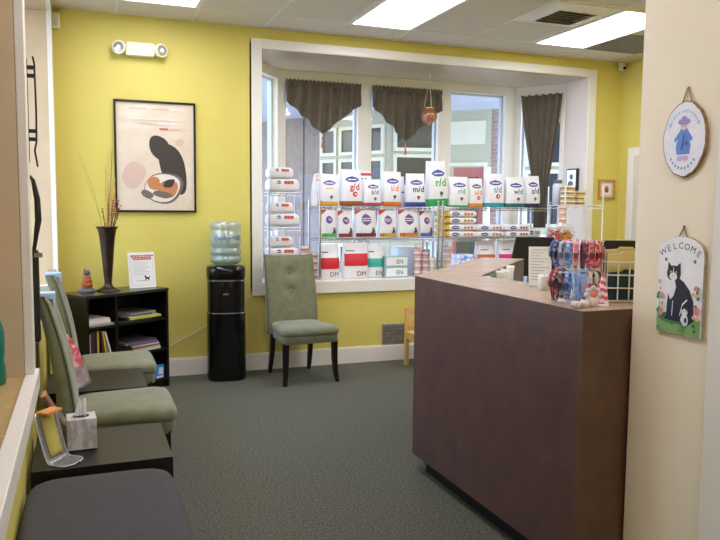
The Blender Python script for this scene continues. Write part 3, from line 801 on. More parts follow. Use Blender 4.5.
# ------------------------------------------------------------------ on the back wall
em = thing('emergency_light', 'white twin-head emergency light high on the yellow wall', 'emergency light', (.452, YB, 2.632))
ALM = M((236, 230, 200), .4)
obj('housing', MB().box(-.108, .108, -.075, 0, -.052, .052), ALM, em, bevel=.008)
for sx in (-1, 1):
    T = Matrix.Translation((sx * .155, -.07, 0)) @ Matrix.Rotation(sx * .45, 4, 'Z') @ Matrix.Rotation(PI / 2, 4, 'X')
    m = MB().lathe([(.030, -.045), (.046, -.03), (.054, .0), (.054, .016), (.050, .018)], 32); m.v = [tuple(T @ Vector(p)) for p in m.v]
    o = obj('lamp_head', m, ALM, em)
    m = MB().lathe([(.049, .015), (.035, .021), (0, .024)], 32); m.v = [tuple(T @ Vector(p)) for p in m.v]
    obj('lens', m, mat('lamp_lens', (205, 208, 214), .08, metal=.7), o)
    m = MB().lathe([(.018, .0222), (.014, .026), (0, .027)], 16); m.v = [tuple(T @ Vector(p)) for p in m.v]
    obj('bulb', m, M((240, 240, 240), .2), o)
    obj('arm', MB().tube([(sx * .10, -.05, 0), (sx * .135, -.05, 0)], .012, 10), ALM, em)
ms = thing('motion_sensor', 'small white motion sensor high in the left corner', 'motion sensor', (-.155, YB, 2.80))
obj('housing', MB().box(-.028, .028, -.04, 0, -.06, .06), ALM, ms, bevel=.01); obj('lens', MB().ball((0, -.04, -.018), (.02, .006, .03)), M((214, 208, 190), .3), ms)

ps = thing('framed_poster', 'black framed cream print of soft dark and orange rounded shapes on the yellow wall', 'picture', (.562, YB, 1.36))
W, H = .632, .885
m = MB(); q = .016
m.box(-W / 2, -W / 2 + q, -.025, 0, 0, H); m.box(W / 2 - q, W / 2, -.025, 0, 0, H); m.box(-W / 2 + q, W / 2 - q, -.025, 0, 0, q); m.box(-W / 2 + q, W / 2 - q, -.025, 0, H - q, H)
obj('frame', m, M((22, 20, 20), .3), ps)
pr = [mat('print_paper', (226, 214, 194), .35, col2=(220, 200, 172), nscale=5, coat=.25), M((60, 54, 50), .4, coat=.25), M((198, 132, 84), .4, coat=.25), M((230, 222, 212), .4, coat=.25), M((116, 104, 98), .4, coat=.25), M((214, 184, 168), .4, coat=.25), M((196, 96, 78), .4, coat=.25)]
m = MB(); m.box(-W / 2 + q, W / 2 - q, -.012, -.004, q, H - q, 0)
lay = [-.0122]
def pf(a, b): return (a, lay[0], b)
def pp(poly, mi): lay[0] -= .00025; m.patch(poly, pf, mi)
def blob(cx, cy, rx, ry, rot, mi, wob=.06, ph=0.0):
    pp([(x + rx * wob * sin(3 * k * PI / 12 + ph), y + ry * wob * cos(2 * k * PI / 12 + ph)) for k, (x, y) in enumerate(ell(cx, cy, rx, ry, 24, 0, rot))], mi)
blob(.13, .36, .098, .215, .34, 1); blob(.03, .52, .075, .105, .5, 1, .04, 1.0)
blob(-.17, .30, .085, .11, -.3, 5); blob(.06, .20, .155, .125, .1, 4); blob(.05, .20, .14, .112, .12, 3, .05)
blob(.09, .19, .085, .07, .3, 2); blob(-.02, .235, .05, .055, .7, 2, .08, .6); blob(.05, .145, .075, .028, -.2, 4, .1); blob(-.07, .145, .05, .03, -.5, 4); blob(.10, .235, .05, .03, .4, 1, .1)
for v, a, b, mi in ((.815, -.20, -.06, 5), (.815, -.03, .10, 5), (.815, .12, .23, 3), (.735, -.2, .2, 3), (.70, -.14, -.02, 5), (.70, .02, .16, 3), (.66, .03, .10, 6), (.66, .11, .2, 5)):
    pp([(a, v), (b, v), (b, v + .014), (a, v + .014)], mi)
blob(.19, .565, .035, .03, 0, 5)
obj('print', m, pr, ps)

wv = thing('wall_vent', 'small silver wall vent with two panels just above the baseboard', 'vent', (2.675, YB, .147))
obj('frame', MB().box(-.116, .116, -.012, 0, 0, .196), M((176, 172, 160), .3, metal=.5), wv, bevel=.004)
SLV = mat('brushed_silver', (196, 194, 188), .3, metal=.7, col2=(150, 148, 142), nscale=22)
obj('panel', MB().box(-.106, -.004, -.016, -.012, .012, .186), SLV, wv); obj('panel', MB().box(.004, .106, -.016, -.012, .012, .186), SLV, wv)
m = MB()
for sx in (-.055, .055):
    for k in range(5): m.box(sx - .046, sx + .046, -.0175, -.016, .03 + k * .032, .034 + k * .032)
obj('slat', m, M((120, 118, 112), .4, metal=.5), wv)

fr = thing('small_picture', 'small square picture in a light wood frame right of the bay window', 'picture', (5.045, YB, 1.52))
W, H, q = .205, .2, .022
m = MB(); m.box(-W / 2, -W / 2 + q, -.018, 0, 0, H); m.box(W / 2 - q, W / 2, -.018, 0, 0, H); m.box(-W / 2 + q, W / 2 - q, -.018, 0, 0, q); m.box(-W / 2 + q, W / 2 - q, -.018, 0, H - q, H)
obj('frame', m, mat('light_wood_frame', (206, 156, 84), .4, col2=(190, 138, 70), nscale=14), fr)
m = MB(); m.box(-W / 2 + q, W / 2 - q, -.008, -.002, q, H - q, 0)
lay[0] = -.0082
pp([(-.058, .045), (.058, .045), (.058, .155), (-.058, .155)], 1); blob(0, .10, .026, .034, 0, 2); blob(.006, .085, .02, .02, 0, 3)
obj('print', m, [M((226, 206, 182), .5), M((238, 234, 224), .5), M((176, 116, 84), .5), M((140, 84, 66), .5)], fr)
sc_ = thing('security_camera', 'tiny white security camera in the far right ceiling corner', 'camera', (5.14, 6.02, HC))
obj('mount', MB().box(-.02, .02, -.02, .03, -.05, -.004), M((226, 222, 212), .4), sc_, bevel=.004)
obj('body', MB().tube([(0, .02, -.06), (-.02, -.06, -.07)], .026, 16), M((232, 228, 220), .35), sc_)
obj('lens', MB().tube([(-.0195, -.058, -.0698), (-.021, -.064, -.0706)], .017, 16), BLK, sc_)

# ------------------------------------------------------------------ little wooden chair behind the counter end
kc = thing('child_chair', 'small pale pine child chair half hidden behind the counter end', 'chair', (2.70, 5.62, 0))
for x in (0, .27):
    obj('back_post', MB().box(x - .018, x + .018, .20, .236, 0, .52), PINE, kc, bevel=.003); obj('leg', MB().box(x - .018, x + .018, -.05, -.014, 0, .29), PINE, kc, bevel=.003)
    obj('side_rail', MB().box(x - .012, x + .012, -.014, .20, .245, .29), PINE, kc)
obj('back_rail', MB().box(.018, .252, .206, .228, .455, .515), PINE, kc); obj('back_rail', MB().box(.018, .252, .206, .228, .36, .40), PINE, kc)
obj('seat', MB().box(-.02, .29, -.06, .20, .29, .312), PINE, kc, bevel=.003)
obj('front_rail', MB().box(.018, .252, -.045, -.02, .245, .29), PINE, kc); obj('front_rail', MB().box(.018, .252, .208, .228, .275, .312), PINE, kc)

# ------------------------------------------------------------------ on the left wall
IRON = M((24, 22, 22), .4)
ir = thing('wall_hook_rack', 'narrow black iron rack on the wall post between the left openings', 'wall rack', (XL, 3.47, 1.62))
obj('back_bar', MB().box(0, .008, -.014, .0, -.02, .42), IRON, ir)
obj('front_bar', MB().tube([(.03, -.006, .43), (.036, -.006, .40), (.038, -.006, .2), (.036, -.006, .07), (.028, -.006, .03), (.038, -.006, -.04)], .0042, 8), IRON, ir)
for z in (.34, .375, .07, .105): obj('rung', MB().box(0, .034, -.014, .001, z, z + .016), IRON, ir)
lb = thing('hanging_strap', 'long black leather strap hanging on the left wall post behind the near green chair', 'strap', (XL, 3.42, 1.02))
m = MB(); m.tube([(.006, 0, .52), (.02, 0, .50), (.034, 0, .42), (.036, 0, .33), (.022, 0, .24), (.012, 0, .18)], [.006, .009, .013, .014, .009, .008], 10)
obj('loop', m, M((28, 26, 27), .5), lb)
obj('pouch', MB().box(.002, .033, -.025, .025, -.2, .2), M((26, 25, 26), .45), lb, bevel=.008)
obj('buckle', MB().box(.016, .05, -.034, -.03, .17, .19), M((140, 140, 140), .3, metal=.8), lb)
bt_ = thing('teal_bottle', 'teal green plastic bottle standing on the pass-through counter at the left edge', 'bottle', (-.312, 2.84, .773))
obj('body', MB().lathe([(.036, 0), (.042, .006), (.042, .06), (.037, .09), (.041, .12), (.041, .19), (.032, .225), (.018, .25), (.016, .27)], 24), M((24, 116, 92), .3), bt_)
obj('cap', MB().lathe([(.019, .268), (.019, .305), (.015, .31), (0, .31)], 20), M((20, 96, 78), .35), bt_)
# ------------------------------------------------------------------ reception counter
ct = thing('reception_counter', 'large brown laminate reception counter with an angled far end', 'counter', (0, 0, 0))
HT = 1.06
# outer outline starts at (1.637, 2.068), (2.03, 2.068), (2.03, 3.30), (2.845, 4.175), (2.575, 4.43), (1.637, 3.43)]
def inset(d): return [(1.637 + d, 2.068 + d), (2.03 - d, 2.068 + d), (2.03 - d, 3.31), (2.82 - d, 4.16), (2.585, 4.40 - d), (1.637 + d, 3.41)]
# panels as separate pieces
obj('front_panel', MB().prism([(1.637, 2.086), (1.657, 2.086), (1.657, 3.42), (1.629, 3.43)], fp, .10, HT - .002), LAM, ct)
obj('side_panel', MB().prism([(1.637, 2.068), (2.10, 2.068), (2.10, 2.086), (1.637, 2.086)], fp, .10, HT - .002), mat('brown_laminate_end', (104, 76, 56), .4, col2=(88, 64, 48), nscale=9), ct)
obj('angled_panel', MB().prism([(1.629, 3.43), (2.70, 4.565), (2.715, 4.55), (1.657, 3.42)], fp, .10, HT - .002), LAM, ct)
obj('end_panel', MB().prism([(2.93, 4.367), (2.70, 4.565), (2.715, 4.55), (2.917, 4.378)], fp, .10, HT - .002), LAM, ct)
obj('inner_panel', MB().prism([(2.082, 2.086), (2.10, 2.086), (1.972, 3.335), (2.93, 4.367), (2.917, 4.378), (1.954, 3.343)], fp, .10, HT - .002), LAM, ct)
obj('counter_top', MB().prism([(1.639, 2.07), (2.098, 2.07), (1.970, 3.336), (2.928, 4.367), (2.70, 4.563), (1.631, 3.429)], fp, HT - .003, HT), LAMTOP, ct)
obj('toe_kick', MB().prism([(1.70, 2.13), (1.99, 2.13), (1.95, 3.32), (2.86, 4.33), (2.70, 4.47), (1.70, 3.40)], fp, 0, .10), M((18, 16, 16), .7), ct)
obj('worktop', MB().prism([(2.10, 2.10), (2.55, 2.10), (2.55, 3.1), (3.43, 4.17), (2.93, 4.367), (1.972, 3.335)], fp, .72, .75), M((70, 58, 50), .5), ct)
obj('worktop_support', MB().box(2.46, 2.54, 2.2, 2.9, 0, .72), M((60, 48, 42), .6), ct)
# notes taped inside the angled return
Ti, Li = local((1.972, 3.335), (2.80, 4.225))
def inn(s, z, t): p = Ti @ Vector((s, -t - .001, z)); return p
st_ = tag(obj('green_strip', MB().prism([(.14, .985), (.60, .985), (.60, 1.045), (.14, 1.045)], lambda a, b, t: inn(a, b, t), .0, .006), M((88, 140, 104), .6)), 'green strip along the inside top edge of the angled counter end', 'strip')
for k, (s, z0, z1, wd, lb) in enumerate(((.035, .985, 1.055, .035, 'small white note taped at the near end of the counter inner edge'), (.085, .985, 1.05, .035, 'small white note second along the counter inner edge'), (.37, .955, 1.058, .05, 'long white note hanging over the green strip inside the counter'), (.50, .965, 1.062, .055, 'white note beside the longest one inside the counter'), (.66, .97, 1.066, .05, 'white note farthest along the counter inner edge'))):
    p = inn(s, 0, .008); m = MB()
    def nt_(u, v, s=s, z0=z0, z1=z1, wd=wd, k=k): return (wd * (u - .0) * .88 + .006 * sin(3 * v + k), -wd * u * .45 - .004 * (1 - v), z0 + (z1 - z0) * v - .012 * u * (k % 2))
    m.grid(5, 6, nt_); o = obj('taped_note', m, M((244, 244, 244), .7), None, (p.x, p.y, 0)); q = o.modifiers.new('thickness', 'SOLIDIFY'); q.thickness = .001
    tag(o, lb, 'note', 'notes taped inside the counter')

# ------------------------------------------------------------------ bags
BW = mat('white_bag_film', (240, 240, 242), .38, col2=(232, 232, 234), nscale=8, bump=.12, bscale=30)
BLUE = M((52, 66, 150), .4); REDC = M((206, 44, 40), .4); WH = M((244, 244, 244), .4); GREY = M((120, 118, 116), .5)
def bag_geo(W, D, H, band=None, base=None, n=3.6, top_t=.012):
    def half(z):
        s = max(0, min(1, z / H)); t = D * (.82 + .26 * sin(PI * min(1, s * 1.15))) * (1 - s ** 3.2) ** .9 + top_t
        if s < .05: t *= .86 + .14 * (s / .05) ** .5
        return t / 2
    def front(u, z):
        q = min(1, abs(2 * u / W)); return -half(z) * (1 - q ** n) ** (1 / n)
    def wd(s): return W / 2 * (1 - .035 * s + .012 * sin(7 * s))
    N = 36; zs = [0, .02, .05]
    if band: zs += [band * .5, band - .0001, band]
    zs += [.3, .4, .5, .6, .7, .8, .88, .94, .975, 1.0]
    zs = sorted(set(zs)); mb = MB(); rings = []
    for s in zs:
        r = []
        for k in range(N):
            a = 2 * PI * (k + .5) / N; c, q = cos(a), sin(a)
            r.append((wd(s) * math.copysign(abs(c) ** (2 / n), c), half(s * H) * math.copysign(abs(q) ** (2 / n), q), s * H))
        rings.append(r)
    for i in range(len(zs) - 1):
        mi = 1 if band and zs[i + 1] <= band + 1e-6 else 0
        vs = rings[i] + rings[i + 1]; mb.add(vs, [(k, (k + 1) % N, N + (k + 1) % N, N + k) for k in range(N)], mi, True)
    mb.add(rings[0][::-1], [tuple(range(N))], 1 if band else 0); mb.add(rings[-1], [tuple(range(N))], 0)
    return mb, front
def onbag(front, e=.0012): return lambda u, z: (u, front(u, z) - e, z)
def banner(mb, cx, cz, w, h, F, mi=0):
    mb.patch([(cx - w / 2, cz), (cx - w * .30, cz + h * .42), (cx, cz + h * .55), (cx + w * .30, cz + h * .42), (cx + w / 2, cz), (cx + w * .3, cz - h * .42), (cx, cz - h * .5), (cx - w * .3, cz - h * .42)], F, mi)
def diet_bag(x, y, z, W, D, H, band, word, wcol, label, group, rz=0.0, emblem='paw', tilt=0.0, bandf=.13, mark=None):
    t = thing('food_bag', label, 'pet food bag', (x, y, z), rz, group)
    mb, fr = bag_geo(W, D, H, bandf); o = obj('bag', mb, [BW, M(band, .4)], t, weld=True)
    m = MB(); F = onbag(fr, .0016)
    zl = H * .72; banner(m, 0, zl, W * .66, H * .14, F, 0)
    m.patch([(-W * .20, zl - .005), (W * .20, zl - .005), (W * .20, zl + .004), (-W * .20, zl + .004)], onbag(fr, .0024), 1)
    m.patch([(-W * .1, zl + H * .055), (W * .1, zl + H * .055), (W * .06, zl + H * .085), (-W * .06, zl + H * .085)], onbag(fr, .0026), 0)
    obj('logo', m, [BLUE, WH], t)
    if word:
        m = MB(); text(m, word, H * .24, W * .08, H * .44, F, 0, .025); obj('lettering', m, M(wcol, .4), t)
    else:
        m = MB(); m.patch([(-W * .18, H * .52), (W * .2, H * .53), (W * .18, H * .58), (-W * .2, H * .57)], F); obj('label_bar', m, M(wcol, .4), t)
    m = MB()
    if emblem == 'paw':
        m.patch(ell(.08 * W, H * .28, W * .085, H * .045, 14), F, 0); m.patch([(.05 * W, H * .2), (.1 * W, H * .2), (.11 * W, H * .26), (.05 * W, H * .26)], onbag(fr, .0018), 0)
        obj('picture', m, M((96, 92, 80), .5), t)
    else:
        m.patch(ell(.10 * W, H * .32, W * .11, H * .07, 16), F, 0); m.patch(ell(.12 * W, H * .32, W * .045, H * .03, 10), onbag(fr, .0024), 1); obj('emblem', m, [REDC, WH], t)
    t.rotation_euler = (rnd.uniform(-.012, .012), tilt or rnd.uniform(-.012, .012), rz or rnd.uniform(-.08, .08)); t.location.z += .0035
    return t
Z1, Z2, ZB, YR = 1.422, 1.127, .7575, 6.30
gT = 'bags standing on the top shelf of the wire racks'
def tb_(n): return 'top shelf pet food bag ' + n
diet_bag(2.104, YR, Z1, .185, .09, .287, (226, 176, 60), None, (232, 206, 130), tb_('leftmost with a yellow base stripe and no big letters'), gT)
diet_bag(2.318, YR - .01, Z1, .215, .10, .335, (176, 92, 48), 'g/d', (206, 78, 44), tb_('lettered g/d with red emblem'), gT, emblem='red')
diet_bag(2.523, YR - .02, Z1, .178, .09, .248, (186, 84, 104), 'k/d', (120, 116, 130), tb_('shorter with a dusky pink base stripe'), gT)
diet_bag(2.728, YR, Z1, .192, .10, .325, (232, 124, 48), 'i/d', (236, 130, 84), tb_('with orange letters i/d and an orange base stripe'), gT)
diet_bag(2.965, YR - .03, Z1, .192, .10, .312, (60, 84, 168), 'm/d', (46, 56, 110), tb_('with navy letters m/d and a blue base'), gT, rz=-.08)
diet_bag(3.20, YR - .03, Z1 + .006, .222, .11, .432, (52, 172, 84), 'r/d', (84, 180, 92), tb_('with a deep green base, tallest of the row'), gT, rz=.05, tilt=-.045, bandf=.16)
diet_bag(3.425, YR - .02, Z1, .222, .10, .292, (92, 184, 116), 'r/d', (84, 180, 92), tb_('with green letters, right of the tallest bag'), gT, bandf=.06)
diet_bag(3.628, YR, Z1, .166, .09, .28, (232, 150, 56), 'u/d', (230, 150, 70), tb_('narrow with orange letters and a small red emblem'), gT, emblem='red')
diet_bag(3.832, YR - .02, Z1, .215, .10, .332, (56, 160, 172), 't/d', (60, 164, 180), tb_('with turquoise letters t/d and red emblem'), gT, emblem='red')
diet_bag(4.063, YR - .03, Z1, .222, .10, .302, (56, 112, 120), 'w/d', (60, 120, 124), tb_('with dark teal letters w/d'), gT)
diet_bag(4.292, YR, Z1, .178, .095, .32, (56, 60, 84), 'z/d', (84, 88, 104), tb_('rightmost with grey letters z/d and a navy base'), gT, tilt=-.02)
# a few standing behind
def plain_bag(x, y, z, W, D, H, stripe, sz, label, group, rz=0.0):
    t = thing('food_bag', label, 'pet food bag', (x, y, z), rz, group); mb, fr = bag_geo(W, D, H, None); obj('bag', mb, BW, t, weld=True)
    m = MB(); F = onbag(fr, .0014)
    m.band(-W * .47, W * .47, H * sz[0], H * sz[1], F); obj('stripe', m, M(stripe, .4), t)
    m = MB(); m.patch([(-W * .4, H * .78), (-W * .1, H * .78), (-W * .1, H * .81), (-W * .4, H * .81)], F); m.patch([(.0, H * .77), (W * .12, H * .77), (W * .12, H * .81), (0, H * .81)], F); obj('marking', m, M((110, 96, 130), .5), t)
    return t
plain_bag(2.50, YR + .13, Z1, .16, .07, .33, (204, 60, 84), (.88, .955), 'white pet food bag with a crimson top stripe behind the k/d bag', gT)
plain_bag(2.845, YR + .11, Z1, .13, .07, .29, (84, 104, 190), (.45, .5), 'white pet food bag with blue marks behind the i/d and m/d bags', gT)
plain_bag(2.06, YR + .12, Z1, .10, .07, .30, (236, 190, 150), (.86, .96), 'white pet food bag with a peach top behind the leftmost yellow-striped bag', gT)
plain_bag(1.966, YR - .02, Z1, .08, .045, .28, (206, 150, 150), (.4, .44), 'narrow white pet food bag turned sideways at the left end of the top rack shelf', gT, rz=PI / 2 * .85)

gM = 'bags standing on the second shelf of the left wire rack'
def sci_bag(x, y, z, W, D, H, band, big, label, rz=0.0, animal=(96, 90, 86)):
    t = thing('food_bag', label, 'pet food bag', (x, y, z), rz, gM); mb, fr = bag_geo(W, D, H, None); obj('bag', mb, BW, t, weld=True)
    F = onbag(fr, .0016); F2 = onbag(fr, .0026); F3 = onbag(fr, .0034)
    m = MB(); m.grid(10, 6, lambda a, b: F(-W * .47 + W * .42 * a * b, H * (.78 + .185 * b))); obj('corner_flash', m, REDC, t)
    c = H * .62; m = MB(); r = W * .26
    m.patch([(0, c + r), (r, c), (0, c - r), (-r, c)], F, 0); m.patch(ell(0, c, r * .82, r * .82, 18), F2, 1)
    m.patch([(-r * 1.1, c - r * .25), (r * 1.1, c - r * .25), (r * 1.1, c + r * .25), (-r * 1.1, c + r * .25)], F3, 2)
    m.patch([(-r * .8, c - r * .1), (r * .8, c - r * .1), (r * .8, c + r * .1), (-r * .8, c + r * .1)], onbag(fr, .0042), 0)
    obj('logo', m, [REDC, M((76, 84, 160), .4), WH], t)
    m = MB(); m.band(-W * .44, W * .46, H * .05, H * .17, F, 0); m.patch([(-W * .40, H * .07), (-W * .22, H * .07), (-W * .22, H * .15), (-W * .40, H * .15)], F2, 1); obj('flavour_band', m, [M(band, .4), M((96, 50, 52), .4)], t)
    a = W * .28; b_ = H * .17; m = MB()
    m.patch([(a - .02, b_), (a + .022, b_), (a + .024, b_ + .02), (a + .012, b_ + .04), (a + .012, b_ + .056), (a + .004, b_ + .05), (a - .004, b_ + .056), (a - .008, b_ + .044), (a - .004, b_ + .03), (a - .012, b_ + .014)], F2); obj('animal_picture', m, M(animal, .6), t)
    return t
def sl(s): return 'red-cornered pet food bag on the second rack shelf, ' + s
sci_bag(2.10, YR, Z2, .155, .09, .275, (92, 190, 96), 0, sl('leftmost with a green band'))
sci_bag(2.258, YR - .01, Z2, .152, .09, .262, (152, 60, 72), 0, sl('slim with a maroon band'))
sci_bag(2.458, YR - .01, Z2, .225, .10, .280, (122, 52, 58), 1, sl('wide with a dark maroon band'))
sci_bag(2.684, YR, Z2, .185, .09, .272, (216, 164, 48), 0, sl('with a mustard yellow band'))
sci_bag(2.896, YR - .01, Z2, .218, .10, .282, (226, 132, 52), 1, sl('wide with an orange band'), animal=(70, 66, 64))
sci_bag(3.088, YR, Z2, .145, .09, .264, (84, 116, 196), 0, sl('rightmost with a blue band'))

# flat bags lying down
def flat_bag(x, y, z, L, D, H, end, mark, label, group, under=None, n=5.5, ek=12, mv=0.0):
    t = thing('food_bag', label, 'pet food bag', (x, y, z), 0, group); N = 28
    xs = [0, .015, .04, .1, .25, .5, .75, .9, .96, .985, 1]
    mb = MB()
    def hz(s): q = abs(2 * s - 1); return (H / 2) * ((1 - q ** ek) ** .5 * (.9 if ek < 9 else .45) + (.1 if ek < 9 else .55))
    rings = []
    for s in xs:
        r = []
        for k in range(N):
            a = 2 * PI * (k + .5) / N; c, q = cos(a), sin(a)
            r.append((-L / 2 + L * s, D / 2 * math.copysign(abs(c) ** (2 / n), c), H / 2 + hz(s) * math.copysign(abs(q) ** (2 / n), q)))
        rings.append(r)
    for i in range(len(xs) - 1):
        mi = 1 if end and xs[i + 1] <= .11 else (2 if under and i > 2 and False else 0)
        mb.add(rings[i] + rings[i + 1], [(k, (k + 1) % N, N + (k + 1) % N, N + k) for k in range(N)], mi, True)
    mb.add(rings[0][::-1], [tuple(range(N))], 1 if end else 0); mb.add(rings[-1], [tuple(range(N))], 0)
    obj('bag', mb, [BW, M(end or (240, 240, 240), .4)], t, weld=True)
    def F(e):
        def f(u, v):
            h = hz(.5 + u / L); q = min(1, abs(v / h)); return (u, -D / 2 * (1 - q ** n) ** (1 / n) - e, H / 2 + v)
        return f
    m = MB(); q = mv * H; banner(m, -L * .2, q, L * (.28 if not mv else .17), H * (.5 if not mv else .26), F(.002), 0)
    m.patch([(-L * .28, q - .003), (-L * .12, q - .003), (-L * .12, q + .003), (-L * .28, q + .003)], F(.003), 1)
    obj('logo', m, [BLUE, WH], t)
    m = MB(); 
    for k in range(3): hh = .18 if not mv else .12; m.band(L * ((.08 if not mv else -.02) + .11 * k), L * ((.16 if not mv else .085) + .11 * k), q - H * hh, q + H * hh, F(.002), 0, 2, 3)
    obj('marking', m, M(mark, .4), t)
    if under:
        m = MB(); m.patch([(-L * .47, H * .30), (L * .47, H * .30), (L * .46, H * .40), (-L * .46, H * .40)], F(.002)); obj('edge_stripe', m, M(under, .4), t)
    return t
gF = 'flat bags stacked on the second shelf of the right wire rack'
for k in range(4):
    flat_bag(3.42, YR, Z2 + .001 + k * .066, .325, .26, .065, (232, 186, 52), (216, 130, 70), 'flat bag with yellow end in the four-high stack, ' + order(k, 4), gF, (236, 196, 70))
for k in range(2):
    flat_bag(3.742, YR, Z2 + .001 + k * .064, .325, .26, .063, None, (196, 120, 96), 'white flat bag in the two-high stack left of the red-edged pair, ' + ('lower' if k == 0 else 'upper'), gF, (176, 96, 90))
for k in range(2):
    flat_bag(4.055, YR - .01, Z2 + .001 + k * .064, .285, .26, .063, None, (140, 90, 90), 'white flat bag with dark red edge in the right two-high stack, ' + ('lower' if k == 0 else 'upper'), gF, (150, 52, 64))
flat_bag(4.285, YR + .03, Z2 + .001, .16, .22, .085, None, (130, 130, 160), 'single short white bag lying at the right end of the right rack', gF)

# small rack bags at the left
gL = 'small bags lying on the left corner rack'
RX, RY = 1.675, 6.40
LZ = [.925, 1.23, 1.54]
for i, z in enumerate(LZ):
    nm = ['bottom', 'middle', 'top'][i]
    def roll(x, z, L, D, H, lab):
        t = flat_bag(x, RY - .02, z, L, D, H, None, (200, 88, 66), lab, gL, None, 4.6, 10, .22)
        return t
    roll(1.69, z + .004, .265, .20, .118, 'plump white bag, lower one on the %s shelf of the left corner rack' % nm)
    roll(1.665, z + .124, .21, .18, .10, 'plump white bag, upper one on the %s shelf of the left corner rack' % nm)

# big bags and boxes standing on the bay sill
YS = 6.245
gS2 = 'bags standing on the bay sill'
def dm(x, W, H, col, word, lab, z0=.30, z1=.62, y=YS, wc=(150, 40, 52), pad=(232, 230, 228)):
    t = thing('food_bag', lab, 'pet food bag', (x, y, ZB), 0, gS2); mb, fr = bag_geo(W, .12, H, None); obj('bag', mb, BW, t, weld=True)
    F = onbag(fr, .0022); m = MB()
    N = 8
    for k in range(N): 
        a, b = -W * .47 + W * .94 * k / N, -W * .47 + W * .94 * (k + 1) / N
        m.band(a, b, H * z0, H * z1, F, 0, 2, 6)
    obj('stripe', m, M(col, .38, bump=.1, bscale=40), t)
    m = MB(); text(m, word, H * .19, W * .20, H * .08, F, 0, .0); o = obj('lettering', m, M(wc, .4), t)
    m = MB(); m.patch([(-W * .40, H * .76), (-W * .08, H * .76), (-W * .08, H * .79), (-W * .40, H * .79)], F); m.patch([(W * .0, H * .18), (W * .02, H * .18), (W * .02, H * .2), (W * .0, H * .2)], F); obj('marking', m, M((70, 66, 70), .5), t)
    return t
dm(2.09, .192, .318, (204, 40, 52), 'DM', 'white bag with red stripe and DM letters, narrower one on the bay sill')
dm(2.345, .245, .332, (208, 44, 60), 'DM', 'larger white bag with a broad red stripe and DM letters on the bay sill', .36, .70)
dm(2.548, .165, .315, (64, 172, 160), 'EN', 'white bag with a teal stripe and EN letters on the bay sill', .32, .58, YS + .03, (84, 110, 116))
gB2 = 'boxes on the bay sill'
for k in range(2):
    t = thing('carton', 'small white carton lettered EN on the bay sill, ' + ('lower' if k == 0 else 'upper') + ' of the pair', 'carton', (2.748, YS, ZB + .0005 + k * .101), 0, gB2)
    m = MB(); m.box(-.118, .118, -.06, .06, 0, .1); obj('box', m, M((150, 186, 190), .5), t, bevel=.003)
    m = MB(); m.box(-.108, .108, -.0615, -.06, .012, .09); obj('panel', m, M((234, 236, 234), .5), t)
    m = MB(); text(m, 'EN', .055, .03, .03, lambda a, b: (a, -.0618, b)); obj('lettering', m, M((120, 132, 140), .5), t)
t = thing('carton', 'plain pale blue carton standing behind the EN cartons on the bay sill', 'carton', (2.90, YS + .14, ZB), .1, gB2)
m = MB(); m.box(-.10, .10, -.07, .07, 0, .27); obj('box', m, M((206, 220, 240), .5), t, bevel=.003); obj('tape', MB().box(-.1005, .1005, -.02, .02, .2698, .271), M((190, 200, 216), .4), t)
def rack_bag(x, y, z, W, H, col, lab):
    t = thing('food_bag', lab, 'pet food bag', (x, y, z), 0, gS2); mb, fr = bag_geo(W, .11, H, None); obj('bag', mb, BW, t, weld=True)
    F = onbag(fr, .0016); m = MB(); N = 8
    for k in range(N):
        a, b = -W * .47 + W * .94 * k / N, -W * .47 + W * .94 * (k + 1) / N
        m.band(a, b, H * .40, H * .60, F, 0, 2, 6)
    obj('stripe', m, M(col, .4), t)
    m = MB(); m.patch([(-W * .3, H * .72), (W * .1, H * .72), (W * .1, H * .75), (-W * .3, H * .75)], F); obj('marking', m, M((110, 106, 110), .5), t)
rack_bag(3.735, YS + .02, ZB, .218, .335, (190, 104, 52), 'white bag with a rust orange stripe under the right wire rack')
rack_bag(3.985, YS + .02, ZB, .222, .335, (214, 44, 140), 'white bag with a magenta stripe under the right wire rack')

# cans
def can(r, h, col, band):
    t = thing('food_can', '', 'can')
    obj('body', MB().lathe([(r * .94, .001), (r, .004), (r, h - .004), (r * .94, h - .001)], 20), M(col, .4), t)
    obj('rim', MB().lathe([(r * .96, h - .002), (r * 1.02, h - .001), (r * 1.02, h + .001), (r * .9, h + .0012), (r * .88, h - .002), (0, h - .002)], 20), CHROME, t)
    obj('label_band', MB().lathe([(r * 1.004, h * .25), (r * 1.004, h * .6)], 20), M(band, .4), t)
    return t
def can_stack(x, y, z, n, r, h, col, band, desc, group):
    c0 = can(r, h, col, band); c0.location = (x, y, z + .0006); c0['label'] = desc + ', lowest'; c0['group'] = group
    for k in range(1, n): dup(c0, (x + rnd.uniform(-.003, .003), y + rnd.uniform(-.003, .003), z + .0006 + k * (h + .0016)), rnd.uniform(0, 6), desc + ', ' + order(k, n), group)
gC2 = 'cans stacked on the bay sill'
can_stack(1.862, YS, ZB, 5, .037, .06, (226, 208, 196), (190, 120, 104), 'reddish-banded can in the tall stack just behind the chair top', gC2)
can_stack(1.944, YS - .01, ZB, 4, .037, .06, (214, 196, 186), (168, 110, 100), 'brownish-banded can in the stack beside the left DM bag', gC2)
can_stack(2.975, YS - .03, ZB, 5, .035, .06, (228, 210, 204), (206, 150, 148), 'pink-banded can in the tall stack beside the EN cartons', gC2)
can_stack(3.055, YS - .02, ZB, 4, .037, .058, (216, 190, 186), (190, 128, 126), 'rosy-banded can in the four-high stack near the counter corner', gC2)
can_stack(3.13, YS - .03, ZB, 3, .033, .058, (226, 220, 206), (190, 190, 170), 'small pale can in the low stack above the counter corner', gC2)
can_stack(3.235, YS - .02, ZB, 3, .038, .058, (206, 212, 196), (150, 176, 160), 'small greenish can in the low stack right of the rack post', gC2)
